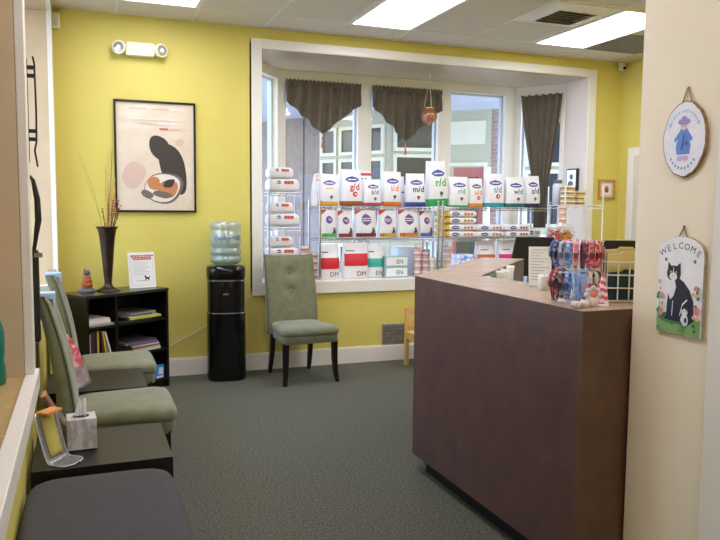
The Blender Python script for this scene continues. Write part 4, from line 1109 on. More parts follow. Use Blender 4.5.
can_stack(3.315, YS + .02, ZB, 5, .042, .055, (232, 214, 206), (220, 170, 160), 'pink and cream can in the stack under the right rack', gC2)
pk = thing('window_glare', 'blue and white block added for window light under the right rack', 'painted light', (3.50, YS + .06, ZB + .0005))  # added block whose blue and white colour stands for window light
m = MB(); m.loft([so(.105, .1, z, 5) for z in (0, .03, .19)] + [so(.09, .085, .205, 5)]); obj('block', m, mat('blue_white_glare', (226, 234, 250), .25, col2=(96, 130, 220), nscale=24, nmix=(.5, .58)), pk)
obj('label_band', MB().loft([so(.1055, .1005, .06, 5), so(.1055, .1005, .09, 5)]), M((90, 120, 210), .4), pk)  # deeper blue strip of the same painted window light

# ------------------------------------------------------------------ wire racks
def wire_rack(name, label, x0, x1, y0, y1, zb, zt, shelves, n_w=12, r=.011, group='chrome wire racks in the bay', matl=None):
    ml = matl or CHROME
    t = thing(name, label, 'wire rack', ((x0 + x1) / 2, (y0 + y1) / 2, zb), 0, group); cx, cy = (x0 + x1) / 2, (y0 + y1) / 2
    X, Y = (x1 - x0) / 2, (y1 - y0) / 2
    for sx in (-1, 1):
        for sy in (-1, 1):
            obj('post', MB().tube([(sx * X, sy * Y, .006), (sx * X, sy * Y, zt - zb)], r, 10).ball((sx * X, sy * Y, zt - zb), r * 1.25, 10, 6).lathe([(r * 1.5, .0), (r * 1.5, .01), (r, .014)], 10, (sx * X, sy * Y, 0)), ml, t)
    for z in shelves:
        h = z - zb; m = MB()
        for zz in (h - .004, h - .03):
            m.tube([(-X, -Y, zz), (X, -Y, zz)], .0042, 6); m.tube([(-X, Y, zz), (X, Y, zz)], .0032, 6)
            m.tube([(-X, -Y, zz), (-X, Y, zz)], .0032, 6); m.tube([(X, -Y, zz), (X, Y, zz)], .0032, 6)
        k = max(6, int((x1 - x0) / .03))
        for s in (-1, 1):
            zig = [(-X + 2 * X * i / k, s * Y, h - .004 - .026 * (i % 2)) for i in range(k + 1)]; m.tube(zig, .003, 4)
        for i in range(1, n_w): y = -Y + 2 * Y * i / n_w; m.tube([(-X, y, h - .004), (X, y, h - .004)], .002, 4)
        for i in range(1, 4): x = -X + 2 * X * i / 4; m.tube([(x, -Y, h - .008), (x, Y, h - .008)], .003, 4)
        obj('shelf', m, ml, t)
    return t
wire_rack('wire_rack', 'chrome wire rack of pet food on the left half of the bay sill', 1.985, 3.165, 6.17, 6.50, ZB, 1.47, [Z1 - .001, Z2 - .001])
wire_rack('wire_rack', 'chrome wire rack of pet food on the right half of the bay sill', 3.212, 4.43, 6.17, 6.50, ZB, 1.47, [Z1 - .001, Z2 - .001])
wire_rack('wire_rack', 'small chrome three-shelf rack of plump white bags at the left end of the bay sill', 1.545, 1.845, 6.28, 6.50, ZB, 1.56, [LZ[0], LZ[1], LZ[2]], 8, .006)
WHM = M((232, 232, 230), .35)
wire_rack('wire_rack', 'white wire shelf tower of cans and jars right of the bay behind the counter', 4.20, 4.635, 5.62, 5.88, 0, 1.62, [.5, 1.45], 8, .007, matl=WHM)
gK = 'cans on the white wire tower'
ZT = 1.451
can_stack(4.27, 5.72, ZT, 4, .043, .045, (234, 218, 176), (150, 120, 80), 'cream can on the white tower, left tall stack', gK)
can_stack(4.365, 5.76, ZT, 4, .043, .045, (236, 222, 184), (160, 126, 84), 'cream can on the white tower, middle tall stack', gK)
can_stack(4.475, 5.76, ZT, 3, .044, .045, (226, 206, 150), (150, 116, 70), 'tan can on the white tower, right short stack', gK)
jr = thing('supplement_jar', 'pale grey jar with dark lid on the white wire tower', 'jar', (4.262, 5.825, ZT))
obj('body', MB().lathe([(.04, .0), (.046, .006), (.046, .19), (.036, .205), (.036, .21)], 24), M((206, 208, 214), .35), jr); obj('lid', MB().lathe([(.04, .205), (.04, .235), (.036, .24), (0, .24)], 24), M((84, 84, 92), .5), jr)
# drawers below, jar of treats, cans
du = thing('drawer_tower', 'pale blue-white plastic drawer tower behind the counter', 'drawers', (3.765, 5.15, 0))
PLW = M((208, 218, 236), .35)
obj('body', MB().box(-.19, .19, -.2, .2, 0, 1.085), PLW, du, bevel=.006)
for k in range(4):
    d = obj('drawer', MB().box(-.172, .172, -.212, -.2, .03 + k * .255, .265 + k * .255), M((196, 208, 230), .3), du, bevel=.004)
    obj('handle', MB().box(-.06, .06, -.222, -.212, .21 + k * .255, .23 + k * .255), M((170, 184, 210), .4), d)
tj = thing('treat_jar', 'clear round jar of orange and red treats on the drawer tower', 'jar', (3.755, 5.08, 1.0865))
obj('jar_wall', MB().lathe([(.09, 0), (.115, .006), (.122, .03), (.122, .14), (.105, .165), (.10, .17)], 32), clear('jar_plastic', (244, 246, 248), .07, .04, .03, (240, 240, 240)), tj)
obj('lid', MB().lathe([(.108, .168), (.11, .172), (.11, .19), (.104, .195), (.03, .197), (.026, .21), (0, .212)], 32), clear('jar_lid', (236, 240, 240), .15, .05, .25), tj)
m = MB(); cols = [M((236, 150, 40), .5), M((206, 60, 56), .5), M((240, 178, 70), .5), M((216, 110, 110), .5)]
for k in range(190):
    a = rnd.uniform(0, 2 * PI); r = .098 * math.sqrt(rnd.random()); zz = rnd.uniform(.014, .145)
    c = rnd.choice([0, 0, 2, 1, 3]) if r * cos(a) > -.02 else rnd.choice([1, 1, 3, 0]); m.ball((r * cos(a), r * sin(a), zz), (.016, .016, .011), 8, 5, c)
tr_ = tag(obj('treats', m, cols, None, (3.755, 5.08, 1.0865)), 'heap of orange and red treats inside the clear jar', 'treats'); tr_['kind'] = 'stuff'
gt = 'small tubs stacked beside the treat jar'
can_stack(3.91, 5.26, 1.086, 7, .032, .05, (232, 210, 196), (206, 150, 120), 'small pinkish tub in the stack behind the treat jar', gt)

# monitor on a back desk
bd = thing('back_desk', 'dark work desk behind the counter carrying the monitor', 'desk', (3.34, 4.86, 0))
obj('desktop', MB().box(-.21, .21, -.22, .22, .72, .75), M((70, 58, 50), .5), bd)
for sx in (-.18, .18):
    for sy in (-.19, .19): obj('leg', MB().box(sx - .02, sx + .02, sy - .02, sy + .02, 0, .72), BLKM, bd)
mn = thing('monitor', 'black computer monitor seen from behind beyond the counter', 'monitor', (3.335, 4.86, .75), math.radians(-20))
m = MB(); m.prism([(-.19, .13), (.19, .13), (.17, .44), (-.13, .44)], lambda u, v, t: (u, t + .02 * v, v), -.015, .02); obj('screen_housing', m, BLKM, mn, bevel=.006)
obj('screen', MB().prism([(-.17, .15), (.17, .15), (.155, .425), (-.115, .425)], lambda u, v, t: (u, t + .02 * v, v), .021, .023), M((10, 10, 12), .15), mn)
obj('stand', MB().box(-.03, .03, -.01, .02, .01, .14), BLKM, mn); obj('stand_foot', MB().loft([so(.11, .08, 0, 2.5), so(.10, .07, .012, 2.5)]), BLKM, mn)

# ------------------------------------------------------------------ device on the bay jamb
dv = thing('wall_tablet', 'small black-framed wall device with bright screen on the right bay jamb', 'wall device', (OX1, 6.25, 1.715))
obj('bezel', MB().box(-.035, -.001, -.085, .085, -.115, .115), M((40, 40, 46), .35), dv, bevel=.006)
obj('screen', MB().box(-.0365, -.035, -.07, .07, -.095, .10), emit('lit_screen', (196, 216, 255), .9), dv)
obj('screen_graphic', MB().patch(ell(0, .03, .03, .03, 16), lambda a, b: (-.0368, a, b)).patch(ell(0.01, -.04, .045, .03, 16), lambda a, b: (-.0368, a, b)), M((80, 90, 120), .4), dv)

# ------------------------------------------------------------------ things on the counter
CT = HT
ph = thing('paper_stand', 'white printed price sheet standing upright on the counter', 'sign', (1.962, 2.79, CT), math.radians(-22))
m = MB(); tl2 = math.radians(6)
pf2 = lambda u, v, t: (u, v * sin(tl2) + t * cos(tl2), .002 + v * cos(tl2) - t * sin(tl2))
m.prism([(-.052, 0), (.052, 0), (.052, .182), (-.052, .182)], pf2, 0, .003); obj('sheet', m, M((248, 249, 253), .5), ph)
m = MB()
for k in range(11):
    v = .165 - k * .0135; m.patch([(-.042, v), (.04 - .02 * (k % 3), v), (.04 - .02 * (k % 3), v + .0025), (-.042, v + .0025)], lambda a, b: pf2(a, b, -.0006))
obj('printed_lines', m, M((176, 178, 190), .6), ph)
m = MB(); m.prism([(-.03, 0), (.03, 0), (.025, .1), (-.025, .1)], lambda u, v, t: (u, .05 - v * .38 + t, v), 0, .002); obj('prop', m, M((214, 216, 220), .5), ph)
cu = thing('white_candle', 'short white cylinder cup beside the upright price sheet on the counter', 'cup', (1.90, 2.672, CT))
obj('body', MB().lathe([(.024, 0), (.027, .003), (.027, .06), (.024, .066), (.022, .062), (0, .06)], 24), M((238, 238, 234), .4), cu)
obj('wick', MB().tube([(0, 0, .06), (.002, 0, .07)], .0012, 5), M((90, 86, 80), .6), cu)

# collar stand
CX, CY = 1.812, 2.342
cd_ = thing('collar_rack', 'white wire countertop rack hung with pet collars', 'display rack', (CX, CY, CT), math.radians(-12))
obj('base', MB().lathe([(.085, 0), (.085, .005), (.05, .009), (.02, .012), (.0, .012)], 28), WHM, cd_)
obj('pole', MB().tube([(0, 0, .01), (0, 0, .243)], .006, 10), WHM, cd_)
TI = [(.228, .084, 20), (.112, .084, 20)]
hooks = []
for z, r, n in TI:
    m = MB().tube([(r * cos(2 * PI * k / 28), r * sin(2 * PI * k / 28), z) for k in range(28)], .0025, 6, closed=True)
    for k in range(4): a = k * PI / 2; m.tube([(0, 0, z), (r * cos(a), r * sin(a), z)], .0025, 6)
    obj('tier_ring', m, WHM, cd_)
    for k in range(n): hooks.append((z, r, 2 * PI * (k + .5) / n, k))
COLR = [((120, 160, 226), 'light blue'), ((232, 70, 120), 'hot pink'), ((60, 66, 110), 'navy'), ((206, 60, 84), 'raspberry red'), ((90, 150, 170), 'teal'), ((236, 120, 130), 'coral pink'), ((70, 60, 66), 'charcoal'), ((180, 190, 210), 'silver grey'), ((200, 40, 52), 'red'), ((60, 100, 190), 'royal blue'), ((120, 70, 90), 'plum'), ((230, 170, 180), 'pale pink'), ((70, 120, 90), 'green')]
COLB = [((100, 150, 230), 'sky blue'), ((40, 40, 44), 'black'), ((196, 60, 80), 'crimson'), ((236, 196, 200), 'blush'), ((150, 90, 70), 'brown'), ((66, 72, 160), 'indigo'), ((220, 90, 110), 'rose'), ((90, 90, 100), 'slate'), ((190, 200, 216), 'pale grey'), ((180, 60, 110), 'magenta'), ((60, 110, 150), 'steel blue'), ((216, 150, 90), 'tan')]
rc = math.radians(-12)
def collar(x, y, z, col, a, L, lab, group, wd=.013, pat=0):
    t = thing('pet_collar', lab, 'collar', (x, y, z), a, group); c2 = tuple(min(255, int(v * .45 + 130)) for v in col)
    m = MB(); n = 28; w2 = .017
    for i in range(n):
        a0, a1 = 2 * PI * i / n, 2 * PI * (i + 1) / n
        def P(a_, s): return (w2 * cos(a_) * (1 + .3 * sin(a_)), s * wd / 2, -L / 2 + L / 2 * sin(a_))
        m.add([P(a0, -1), P(a1, -1), P(a1, 1), P(a0, 1)], [(0, 1, 2, 3)], (0, int(i % 2 == 1), int(i % 4 < 2))[pat], False)
    o = obj('strap', m, [M(col, .6), M(c2, .6)], t, weld=True); s_ = o.modifiers.new('thickness', 'SOLIDIFY'); s_.thickness = .0035
    obj('buckle', MB().box(.012, .021, -wd * .62, wd * .62, -L * .62, -L * .42), M(tuple(int(v * .6) for v in col), .35), t)
    obj('ring', MB().tube([(.018 + .006 * cos(2 * PI * k / 12), 0, -L * .30 + .006 * sin(2 * PI * k / 12)) for k in range(12)], .0012, 5, closed=True), CHROME, t)
for z, r, a, k in hooks:
    top = z > .2; pat = k % 3 if k < 12 else (k + 1) % 3; col, nm = (COLR if top else COLB)[(k * 5) % 12]
    x = CX + r * cos(a + rc); y = CY + r * sin(a + rc)
    collar(x, y, CT + z + .0068, col, a + rc, .104 if top else .106, '%s %s pet collar hanging on the %s tier of the collar rack' % (('plain', 'spotted', 'striped')[pat], nm, 'upper' if top else 'lower'), 'collars on the rack', .0135, pat)
ls = thing('leash', 'folded sky blue leash bundle hanging at the lower left of the collar rack', 'leash', (1.722, 2.21, CT + .002))
m = MB()
for k in range(4):
    dx = -.024 + k * .013
    m.tube([(dx, -.012 * (k % 2), .115), (dx - .006, -.02, .06), (dx, -.014, .006), (dx + .010, -.016, .012), (dx + .012, -.022, .06), (dx + .006, -.012, .115)], .0055, 8)
obj('webbing', m, mat('sky_blue_webbing', (112, 160, 236), .6, col2=(196, 214, 246), nscale=60), ls); obj('clip', MB().tube([(-.01, -.03, .09), (-.008, -.034, .05)], .004, 8), CHROME, ls)
l2 = thing('leash', 'thin black looped leash at the far left of the collar rack', 'leash', (1.688, 2.29, CT + .002))
m = MB()
for k in range(2): m.tube([(-.004 + .012 * cos(t) * (1 + .4 * k), .008 * k, .048 + (.044 - .006 * k) * sin(t)) for t in [2 * PI * i / 20 for i in range(20)]], .0022, 6, closed=True)
obj('cord', m, BLKM, l2); obj('clip', MB().tube([(-.02, 0, .005), (-.028, -.01, .018)], .004, 8), CHROME, l2)

# plush and novelty toys
PL = mat('white_plush', (238, 232, 226), .95, col2=(228, 214, 206), nscale=60, bump=.3, bscale=200); PK = M((226, 120, 120), .8)
t = thing('plush_bone', 'cream plush bone toy lying at the front edge of the counter', 'toy', (1.675, 2.135, CT + .016), math.radians(20)); t.scale = (.62, .62, .62)
m = MB(); m.tube([(-.04, 0, 0), (-.02, 0, -.002), (.02, 0, -.002), (.04, 0, 0)], [.018, .014, .014, .018], 12)
for sx in (-1, 1):
    for sy in (-1, 1): m.ball((sx * .045, sy * .012, 0), (.018, .018, .022), 12, 8)
obj('body', m, PL, t); obj('stitching', MB().tube([(.006 * cos(0), .0145 * cos(a), -.002 + .0145 * sin(a)) for a in [2 * PI * k / 16 for k in range(16)]], .0015, 5, closed=True), M((206, 170, 120), .8), t)
t = thing('plush_toy', 'white plush flower-face toy with coral centre sitting at the front of the collar rack', 'toy', (1.742, 2.15, CT), math.radians(-15)); t.scale = (.7, .7, .7)
m = MB(); m.ball((0, 0, .035), (.036, .026, .036), 18, 12)
for k in range(8): a = 2 * PI * k / 8; m.ball((.036 * cos(a), -.004, .066 + .034 * sin(a)), (.014, .010, .014), 10, 8)
obj('body', m, PL, t); obj('face', MB().ball((0, -.014, .066), (.019, .013, .019), 16, 10), M((222, 128, 104), .8), t)
obj('ear', MB().ball((-.032, 0, .105), (.010, .008, .016), 10, 8), PK, t); obj('ear', MB().ball((.03, 0, .105), (.010, .008, .016), 10, 8), PK, t)
t = thing('striped_toy', 'pink and white spiral striped cone toy standing at the counter edge', 'toy', (1.805, 2.172, CT)); t.scale = (.8, .8, .8)
m = MB(); n = 26
for i in range(n):
    z0, z1 = .145 * i / n, .145 * (i + 1) / n; r0, r1 = .024 * (1 - i / n) ** .7 + .005, .024 * (1 - (i + 1) / n) ** .7 + .005
    q = 20; vs = [(r * cos(2 * PI * k / q), r * sin(2 * PI * k / q), z) for r, z in ((r0, z0), (r1, z1)) for k in range(q)]
    for k in range(q): m.add([vs[k], vs[(k + 1) % q], vs[q + (k + 1) % q], vs[q + k]], [(0, 1, 2, 3)], int((i + k * 6 / q) // 3) % 2, True)
m.ball((0, 0, .146), .007, 10, 6, 1)
obj('cone', m, [M((240, 226, 226), .7), M((222, 96, 110), .7)], t, weld=True); obj('foot', MB().lathe([(.03, 0), (.03, .008), (.024, .014)], 20), M((238, 236, 232), .5), t)

# wire file basket with folders
fb = thing('wire_basket', 'cream wire grid file basket at the right end of the counter', 'basket', (1.994, 2.277, CT), math.radians(-25))
GRW = M((234, 230, 214), .4)
bx0, bx1, by0, by1, bh = -.085, .085, -.07, .07, .155
m = MB()
for yy in (by0, by1):
    m = MB()
    for k in range(5): x = bx0 + (bx1 - bx0) * k / 4; m.tube([(x, yy, .004), (x, yy, bh)], .0028, 6)
    for k in range(4): z = .004 + (bh - .004) * k / 3; m.tube([(bx0, yy, z), (bx1, yy, z)], .0028, 6)
    obj('end_grid', m, GRW, fb)
m = MB()
for k in range(5): y = by0 + (by1 - by0) * k / 4; m.tube([(bx0, y, bh), (bx0, y, .004), (bx1, y, .004), (bx1, y, bh)], .0028, 6)
for z in (.004, .053, .101, bh): m.tube([(bx0, by0, z), (bx0, by1, z)], .0028, 6); m.tube([(bx1, by0, z), (bx1, by1, z)], .0028, 6)
obj('side_grid', m, GRW, fb)
gf = 'folders in the wire basket'
for k, (dy, w0, hh, col, lb) in enumerate(((-.055, .145, .125, (28, 64, 70), 'dark teal folder at the front of the wire basket'), (-.030, .145, .195, (226, 208, 140), 'pale yellow folder behind the teal one in the wire basket'), (-.010, .14, .205, (206, 190, 140), 'beige folder standing in the middle of the wire basket'), (.010, .145, .21, (232, 214, 130), 'yellow tabbed folder standing in the wire basket'))):
    o = obj('folder', MB().prism([(-w0 / 2, .008), (w0 / 2, .008), (w0 / 2, hh - .012), (w0 * .3, hh - .012), (w0 * .25, hh), (-w0 * .1, hh), (-w0 * .15, hh - .008), (-w0 / 2, hh - .012)], lambda u, v, t: (u, dy + t + v * .03, v), 0, .012), M(col, .6), None, (1.994, 2.277, CT), rz=math.radians(-25))
    tag(o, lb, 'folder', gf)
o = obj('binder', MB().prism([(-.077, .007), (.077, .007), (.077, .225), (.070, .236), (-.070, .236), (-.077, .225)], lambda u, v, t: (u, .030 + t + v * .03, v), 0, .022), M((26, 26, 30), .5), None, (1.994, 2.277, CT), rz=math.radians(-25)); tag(o, 'tall black binder at the back of the wire basket', 'binder', gf)
obj('edge_trim', MB().tube([(-.077, .029, .009), (-.077, .0358, .225), (-.070, .0361, .236), (.070, .0361, .236), (.077, .0358, .225)], .003, 6), M((206, 200, 180), .5), o)

# ------------------------------------------------------------------ plaques on the corridor wall
XP = 1.84
SLT = mat('slate_edge', (196, 184, 158), .8, col2=(150, 136, 112), nscale=40, bump=.3, bscale=80)
PWH = mat('painted_white_slate', (250, 250, 250), .6, col2=(243, 243, 244), nscale=20, bump=.1, bscale=90)
wp = thing('welcome_plaque', 'arched white slate plaque painted with a black and white cat and WELCOME', 'plaque', (XP, 1.826, 1.008), math.radians(-90))
# local frame: +x to the right as seen from the room, y into the wall
HW, HS, HTp = .098, .262, .325
arch = [(-HW, 0), (HW, -.004), (HW, HS)]
for k in range(1, 14):
    a = PI * k / 14; arch.append((HW * cos(a), HS + (HTp - HS) * sin(a) ** .85))
arch.append((-HW, HS))
pl_ = lambda t0: (lambda u, v, t: (u, t0 + t, v))
obj('slate', MB().prism(arch, lambda u, v, t: (u, t, v), -.012, -.001), SLT, wp, bevel=.002)
ins = [(u * .985, .003 + v * .985) for u, v in arch]
obj('painted_face', MB().patch(ins, lambda u, v: (u, -.0126, v)), PWH, wp)
lay2 = [-.0128]
def lp(mb, poly, mi=0, step=.0002):
    lay2[0] -= step; y = lay2[0]; mb.patch(poly, lambda u, v: (u, y, v), mi)
m = MB(); cs_ = 'WELCOME'
for i, c in enumerate(cs_):
    a = math.radians(142 - i * 17.4 * .73 * 1.0 * 1.0); a = math.radians(90 + (3 - i) * 19.5)
    cx = (i - 3) * .0235; cz = .284 - 4.6 * cx * cx; ro = -math.atan(9.2 * cx)
    text(m, c, .030, 0, 0, lambda u, v: (cx + u * cos(ro) - v * sin(ro), -.0131, cz + u * sin(ro) + v * cos(ro)), 0, .0)
o = obj('lettering', m, M((70, 76, 96), .6), wp); o['label'] = 'arched dark lettering WELCOME'
NB = (38, 42, 58)
m = MB()
grass = [(-.094, .004), (.094, .0), (.094, .058), (.07, .066), (.04, .060), (.01, .068), (-.02, .060), (-.05, .070), (-.075, .062), (-.094, .066)]
lp(m, grass, 0)
lp(m, ell(-.03, .05, .055, .018, 18), 1)
obj('painted_grass', m, [M((136, 178, 106), .7), M((88, 136, 84), .7)], wp)
m = MB()
lp(m, [(-.052, .060), (-.05, .10), (-.046, .135), (-.034, .160), (-.028, .185), (.0, .186), (.02, .175), (.045, .150), (.062, .115), (.066, .08), (.06, .056), (.03, .05), (-.03, .05)], 0)        # body
lp(m, ell(-.025, .20, .030, .027, 18), 0)
lp(m, [(-.052, .205), (-.05, .238), (-.034, .222)], 0); lp(m, [(-.016, .223), (.002, .238), (.004, .206)], 0)
lp(m, [(-.06, .045), (.05, .04), (.07, .055), (.05, .066), (-.05, .062)], 0)
lp(m, [(-.046, .135), (-.036, .178), (-.018, .178), (-.012, .155), (-.022, .125), (-.036, .112)], 1)     # white bib
lp(m, ell(-.026, .190, .017, .013, 14), 1); lp(m, [(-.030, .19), (-.026, .226), (-.022, .19)], 1)
lp(m, ell(-.037, .205, .0045, .004, 8), 2); lp(m, ell(-.014, .205, .0045, .004, 8), 2); lp(m, [(-.030, .195), (-.022, .195), (-.026, .189)], 3)
lp(m, [(-.026, .06), (-.023, .06), (-.021, .11), (-.024, .11)], 1); lp(m, [(.008, .064), (.011, .064), (.022, .1), (.040, .118), (.036, .121), (.018, .104)], 1)
obj('painted_cat', m, [M(NB, .6), M((240, 240, 240), .6), M((190, 196, 120), .5), M((214, 150, 150), .6)], wp)
for cx, cz, s in ((.030, .052, 1.0), (-.072, .072, .7)):
    m = MB(); lp(m, ell(cx, cz, .016 * s, .02 * s, 14), 0); lp(m, ell(cx, cz + .026 * s, .013 * s, .012 * s, 14), 0)
    lp(m, [(cx - .013 * s, cz + .03 * s), (cx - .011 * s, cz + .046 * s), (cx - .003 * s, cz + .036 * s)], 1); lp(m, [(cx + .013 * s, cz + .03 * s), (cx + .011 * s, cz + .046 * s), (cx + .003 * s, cz + .036 * s)], 1)
    lp(m, ell(cx - .005 * s, cz + .028 * s, .002, .002, 6), 1); lp(m, ell(cx + .005 * s, cz + .028 * s, .002, .002, 6), 1); lp(m, ell(cx + .006 * s, cz, .006 * s, .009 * s, 8), 1)
    obj('painted_kitten', m, [M((240, 240, 240), .6), M((60, 62, 72), .6)], wp)
r3 = random.Random(3)
for side in (-1, 1, 0):
    m = MB()
    for k in range(14 if side else 8):
        u = side * r3.uniform(.064, .088) if side else r3.uniform(-.08, .08)
        v = r3.uniform(.06, .16 if side > 0 else .18) if side else r3.uniform(.012, .04)
        ci = r3.choice([0, 0, 1, 2] if side else [0, 3, 3, 3]); s = .009 if ci == 1 else .0065
        lp(m, [(u + s * cos(2 * PI * j / 10) * (1 + .25 * sin(j * 2.5)), v + s * sin(2 * PI * j / 10) * (1 + .25 * cos(j * 3.1))) for j in range(10)], ci, .00004)
    obj('painted_flowers', m, [M((76, 150, 110), .7), M((236, 140, 140), .7), M((240, 186, 150), .7), M((70, 124, 72), .7)], wp)
m = MB()
for u in (-.06, .062): m.patch(ell(u, .245, .006, .006, 12), lambda a, b: (a, -.0145, b))
obj('screw_head', m, M((126, 116, 100), .5), wp)
m = MB().tube([(-.018, -.006, HTp - .004), (0, -.004, HTp + .030), (.018, -.006, HTp - .004)], .0022, 6); m.ball((0, -.004, HTp + .031), .004, 8, 6)
obj('hanging_wire', m, M((110, 92, 72), .6), wp)

rp = thing('oval_plaque', 'oval white bark-edged wood plaque painted with a figure in a blue dress', 'plaque', (XP, 1.836, 1.523), math.radians(-90))
r4 = random.Random(5); ov = []
for k in range(40):
    a = 2 * PI * k / 40; j = 1 + r4.uniform(-.018, .018); ov.append((.090 * cos(a) * j, .124 + .122 * sin(a) * j))
BARK = mat('bark_edge', (176, 142, 96), .85, col2=(120, 92, 62), nscale=50, bump=.4, bscale=90)
obj('wood_slice', MB().prism(ov, lambda u, v, t: (u, t, v), -.013, -.001), BARK, rp, bevel=.002)
obj('painted_face', MB().patch([(u * .955, .124 + (v - .124) * .965) for u, v in ov], lambda u, v: (u, -.0136, v)), mat('pale_lavender_paint', (248, 248, 252), .6, col2=(236, 238, 248), nscale=30), rp)
lay2[0] = -.0138; m = MB()
lp(m, [(-.028, .075), (.026, .075), (.03, .10), (.022, .135), (.014, .158), (-.014, .158), (-.022, .135), (-.032, .10)], 0); lp(m, [(-.014, .155), (-.04, .125), (-.036, .115), (-.014, .135)], 0); lp(m, [(.014, .155), (.038, .125), (.032, .115), (.012, .135)], 0)
lp(m, ell(0, .168, .016, .015, 14), 2); lp(m, ell(0, .180, .026, .011, 14), 1); lp(m, ell(0, .186, .013, .012, 12), 1)
lp(m, ell(-.012, .062, .012, .009, 10), 3); lp(m, ell(.012, .062, .012, .009, 10), 3); lp(m, [(-.02, .06), (.02, .06), (.022, .07), (-.02, .07)], 3)
lp(m, ell(-.004, .165, .002, .002, 6), 4); lp(m, ell(.006, .165, .002, .002, 6), 4); lp(m, [(-.01, .09), (.0, .14), (.006, .14), (-.002, .09)], 5); lp(m, ell(.014, .11, .006, .008, 8), 5)
obj('painted_figure', m, [M((110, 150, 216), .6), M((160, 150, 206), .6), M((240, 214, 206), .6), M((216, 190, 226), .6), M((70, 70, 90), .6), M((70, 110, 190), .6)], rp)
m = MB(); lay2[0] = -.0139
for k in range(13):
    a = math.radians(150 - k * 10); u, v = .068 * cos(a), .132 + .082 * sin(a); s = r4.uniform(.003, .006); lp(m, ell(u, v, s, s * 1.4, 8), k % 2, .00004)
FL = [M((176, 206, 230), .6), M((196, 220, 206), .6), M((150, 170, 206), .6)]
obj('painted_flourish', m, FL, rp); m = MB()
for k in range(9):
    a = math.radians(215 + k * 13); u, v = .062 * cos(a), .105 + .075 * sin(a); s = .004; lp(m, ell(u, v, s, s * 1.3, 8), 2, .00004)
obj('painted_flourish', m, FL, rp)
obj('hanging_cord', MB().tube([(-.02, -.006, .240), (-.003, -.004, .288), (.003, -.004, .288), (.02, -.006, .240)], .0026, 6).ball((0, -.003, .289), .004, 8, 6), M((166, 136, 96), .7), rp)

# ------------------------------------------------------------------ curtains
CUR = mat('olive_taupe_curtain', (112, 103, 88), .9, col2=(96, 88, 75), nscale=50, bump=.2, bscale=300, stretch=(1, 1, .2)); TAS = M((190, 120, 96), .7)
def valance(lab, x0, x1, zt, dip, cxf, y):
    t = thing('valance_curtain', lab, 'curtain', ((x0 + x1) / 2, y, zt), 0, 'pointed valances in the bay windows'); W = x1 - x0
    m = MB()
    def f(u, v):
        x = -W / 2 + W * u; c = cxf
        e = abs(u - c) / (c if u < c else 1 - c)
        drop = .165 + (dip - .165) * (1 - e) ** 1.08 + .012 * abs(sin(e * PI * 2.5))
        z = -drop * v
        y_ = -.024 * sin(u * 44 + 1.5 * v) * (.5 + .5 * v) - .02 * (1 - e) * v - .018
        if v < .1: y_ += .004 * sin(u * 140)
        return (x, y_, z + (.006 * sin(u * 95) if v == 0 else 0))
    m.grid(90, 24, f); o = obj('fabric', m, CUR, t); s_ = o.modifiers.new('thickness', 'SOLIDIFY'); s_.thickness = .003
    m = MB(); m.grid(90, 3, lambda u, v: (-W / 2 + W * u, -.026 + .012 * abs(v - .5) + .005 * sin(u * 150), .035 - .06 * v + .008 * sin(u * 120 + 1)))
    o = obj('ruffle_heading', m, CUR, t); s_ = o.modifiers.new('thickness', 'SOLIDIFY'); s_.thickness = .003
    obj('curtain_rod', MB().tube([(-W / 2, -.012, .005), (W / 2, -.012, .005)], .006, 8), M((210, 206, 196), .4), t)
    tx_ = -W / 2 + W * cxf
    obj('tassel', MB().tube([(tx_, -.035, -dip + .01), (tx_, -.035, -dip - .03)], .0022, 5).lathe([(.0, -.025), (.008, -.03), (.010, -.045), (.006, -.055), (.012, -.10), (.013, -.135), (0, -.136)], 10, (tx_, -.035, -dip)), TAS, t)
    return t
valance('olive taupe pointed valance with tassel in the left centre window', 1.852, 2.625, 2.60, .475, .47, 6.868)
valance('olive taupe pointed valance with tassel in the middle window behind the hanging globe', 2.745, 3.53, 2.60, .51, .47, 6.868)
T5, L5 = local((BXR, BY2), (OX1, BY1))
pc = T5 @ Vector((.30, -.02, 0))
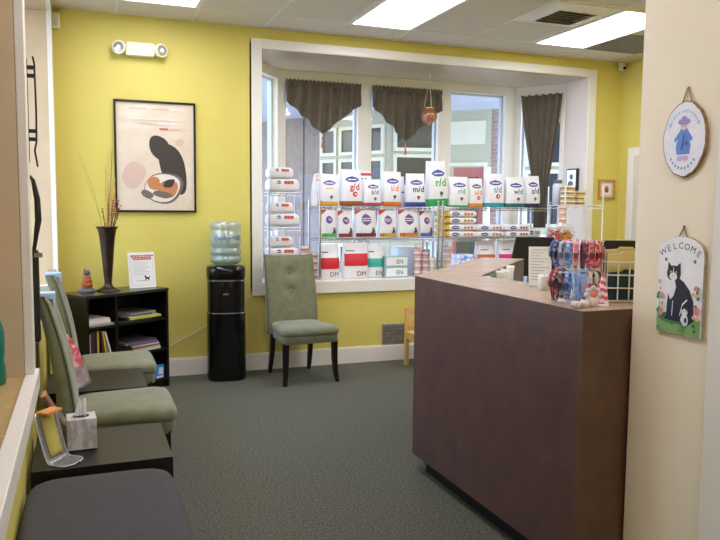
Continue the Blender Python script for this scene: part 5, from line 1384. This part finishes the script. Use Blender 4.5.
dc = thing('drape_curtain', 'long olive taupe drape gathered to a narrow tail in the right angled window', 'curtain', (pc.x, pc.y, 2.63), math.atan2(BY1 - BY2, OX1 - BXR))
m = MB()
def drp(u, v):
    w0, w1 = .46, .13
    if v < .75: wv = w0 + (w1 - w0) * (v / .75) ** 1.25
    else: wv = w1 + .04 * (v - .75)
    c = .0 + .02 * v
    x = c - wv / 2 + wv * u; y_ = -.018 - .014 * sin(u * 38) * (1 - .3 * v) - .006 * sin(u * 71 + 2 * v)
    return (x, y_, -1.42 * v)
m.grid(80, 30, drp); o = obj('fabric', m, CUR, dc); s_ = o.modifiers.new('thickness', 'SOLIDIFY'); s_.thickness = .003
obj('curtain_rod', MB().tube([(-.24, -.014, -.005), (.24, -.014, -.005)], .006, 8), M((210, 206, 196), .4), dc)
# hanging globe
hg = thing('hanging_globe', 'amber glass globe lantern hanging on three cords from the bay ceiling', 'ornament', (3.262, 6.60, 2.33))
R = .083
obj('globe', MB().lathe([(0, -R), (.03, -R * .94), (.06, -R * .70), (.078, -R * .34), (R, 0), (.079, R * .34), (.062, R * .66), (.045, R * .82)], 32), clear('amber_glass', (232, 176, 120), .18, .04, .26, (222, 168, 116)), hg)
obj('collar', MB().lathe([(.046, R * .80), (.052, R * .84), (.052, R * .98), (.044, R * 1.02)], 28), mat('brass', (216, 186, 120), .25, metal=.9), hg)
obj('finial', MB().lathe([(0, -R - .02), (.012, -R - .008), (.016, -R + .004), (0, -R + .008)], 16), mat('copper_tip', (196, 120, 84), .3, metal=.6), hg)
obj('candle', MB().lathe([(.026, -.055), (.026, .005), (0, .006)], 18), M((214, 96, 66), .5), hg)
for k in range(3):
    a = 2 * PI * k / 3 + .5; obj('cord', MB().tube([(.05 * cos(a), .05 * sin(a), R * .9), (.018 * cos(a), .018 * sin(a), .26), (0, 0, .34)], .0022, 5), M((214, 206, 190), .6), hg)
obj('hook', MB().tube([(0, 0, .335), (0, 0, .398)], .002, 5).lathe([(.012, .396), (.012, .401)], 12), M((226, 222, 210), .4), hg)
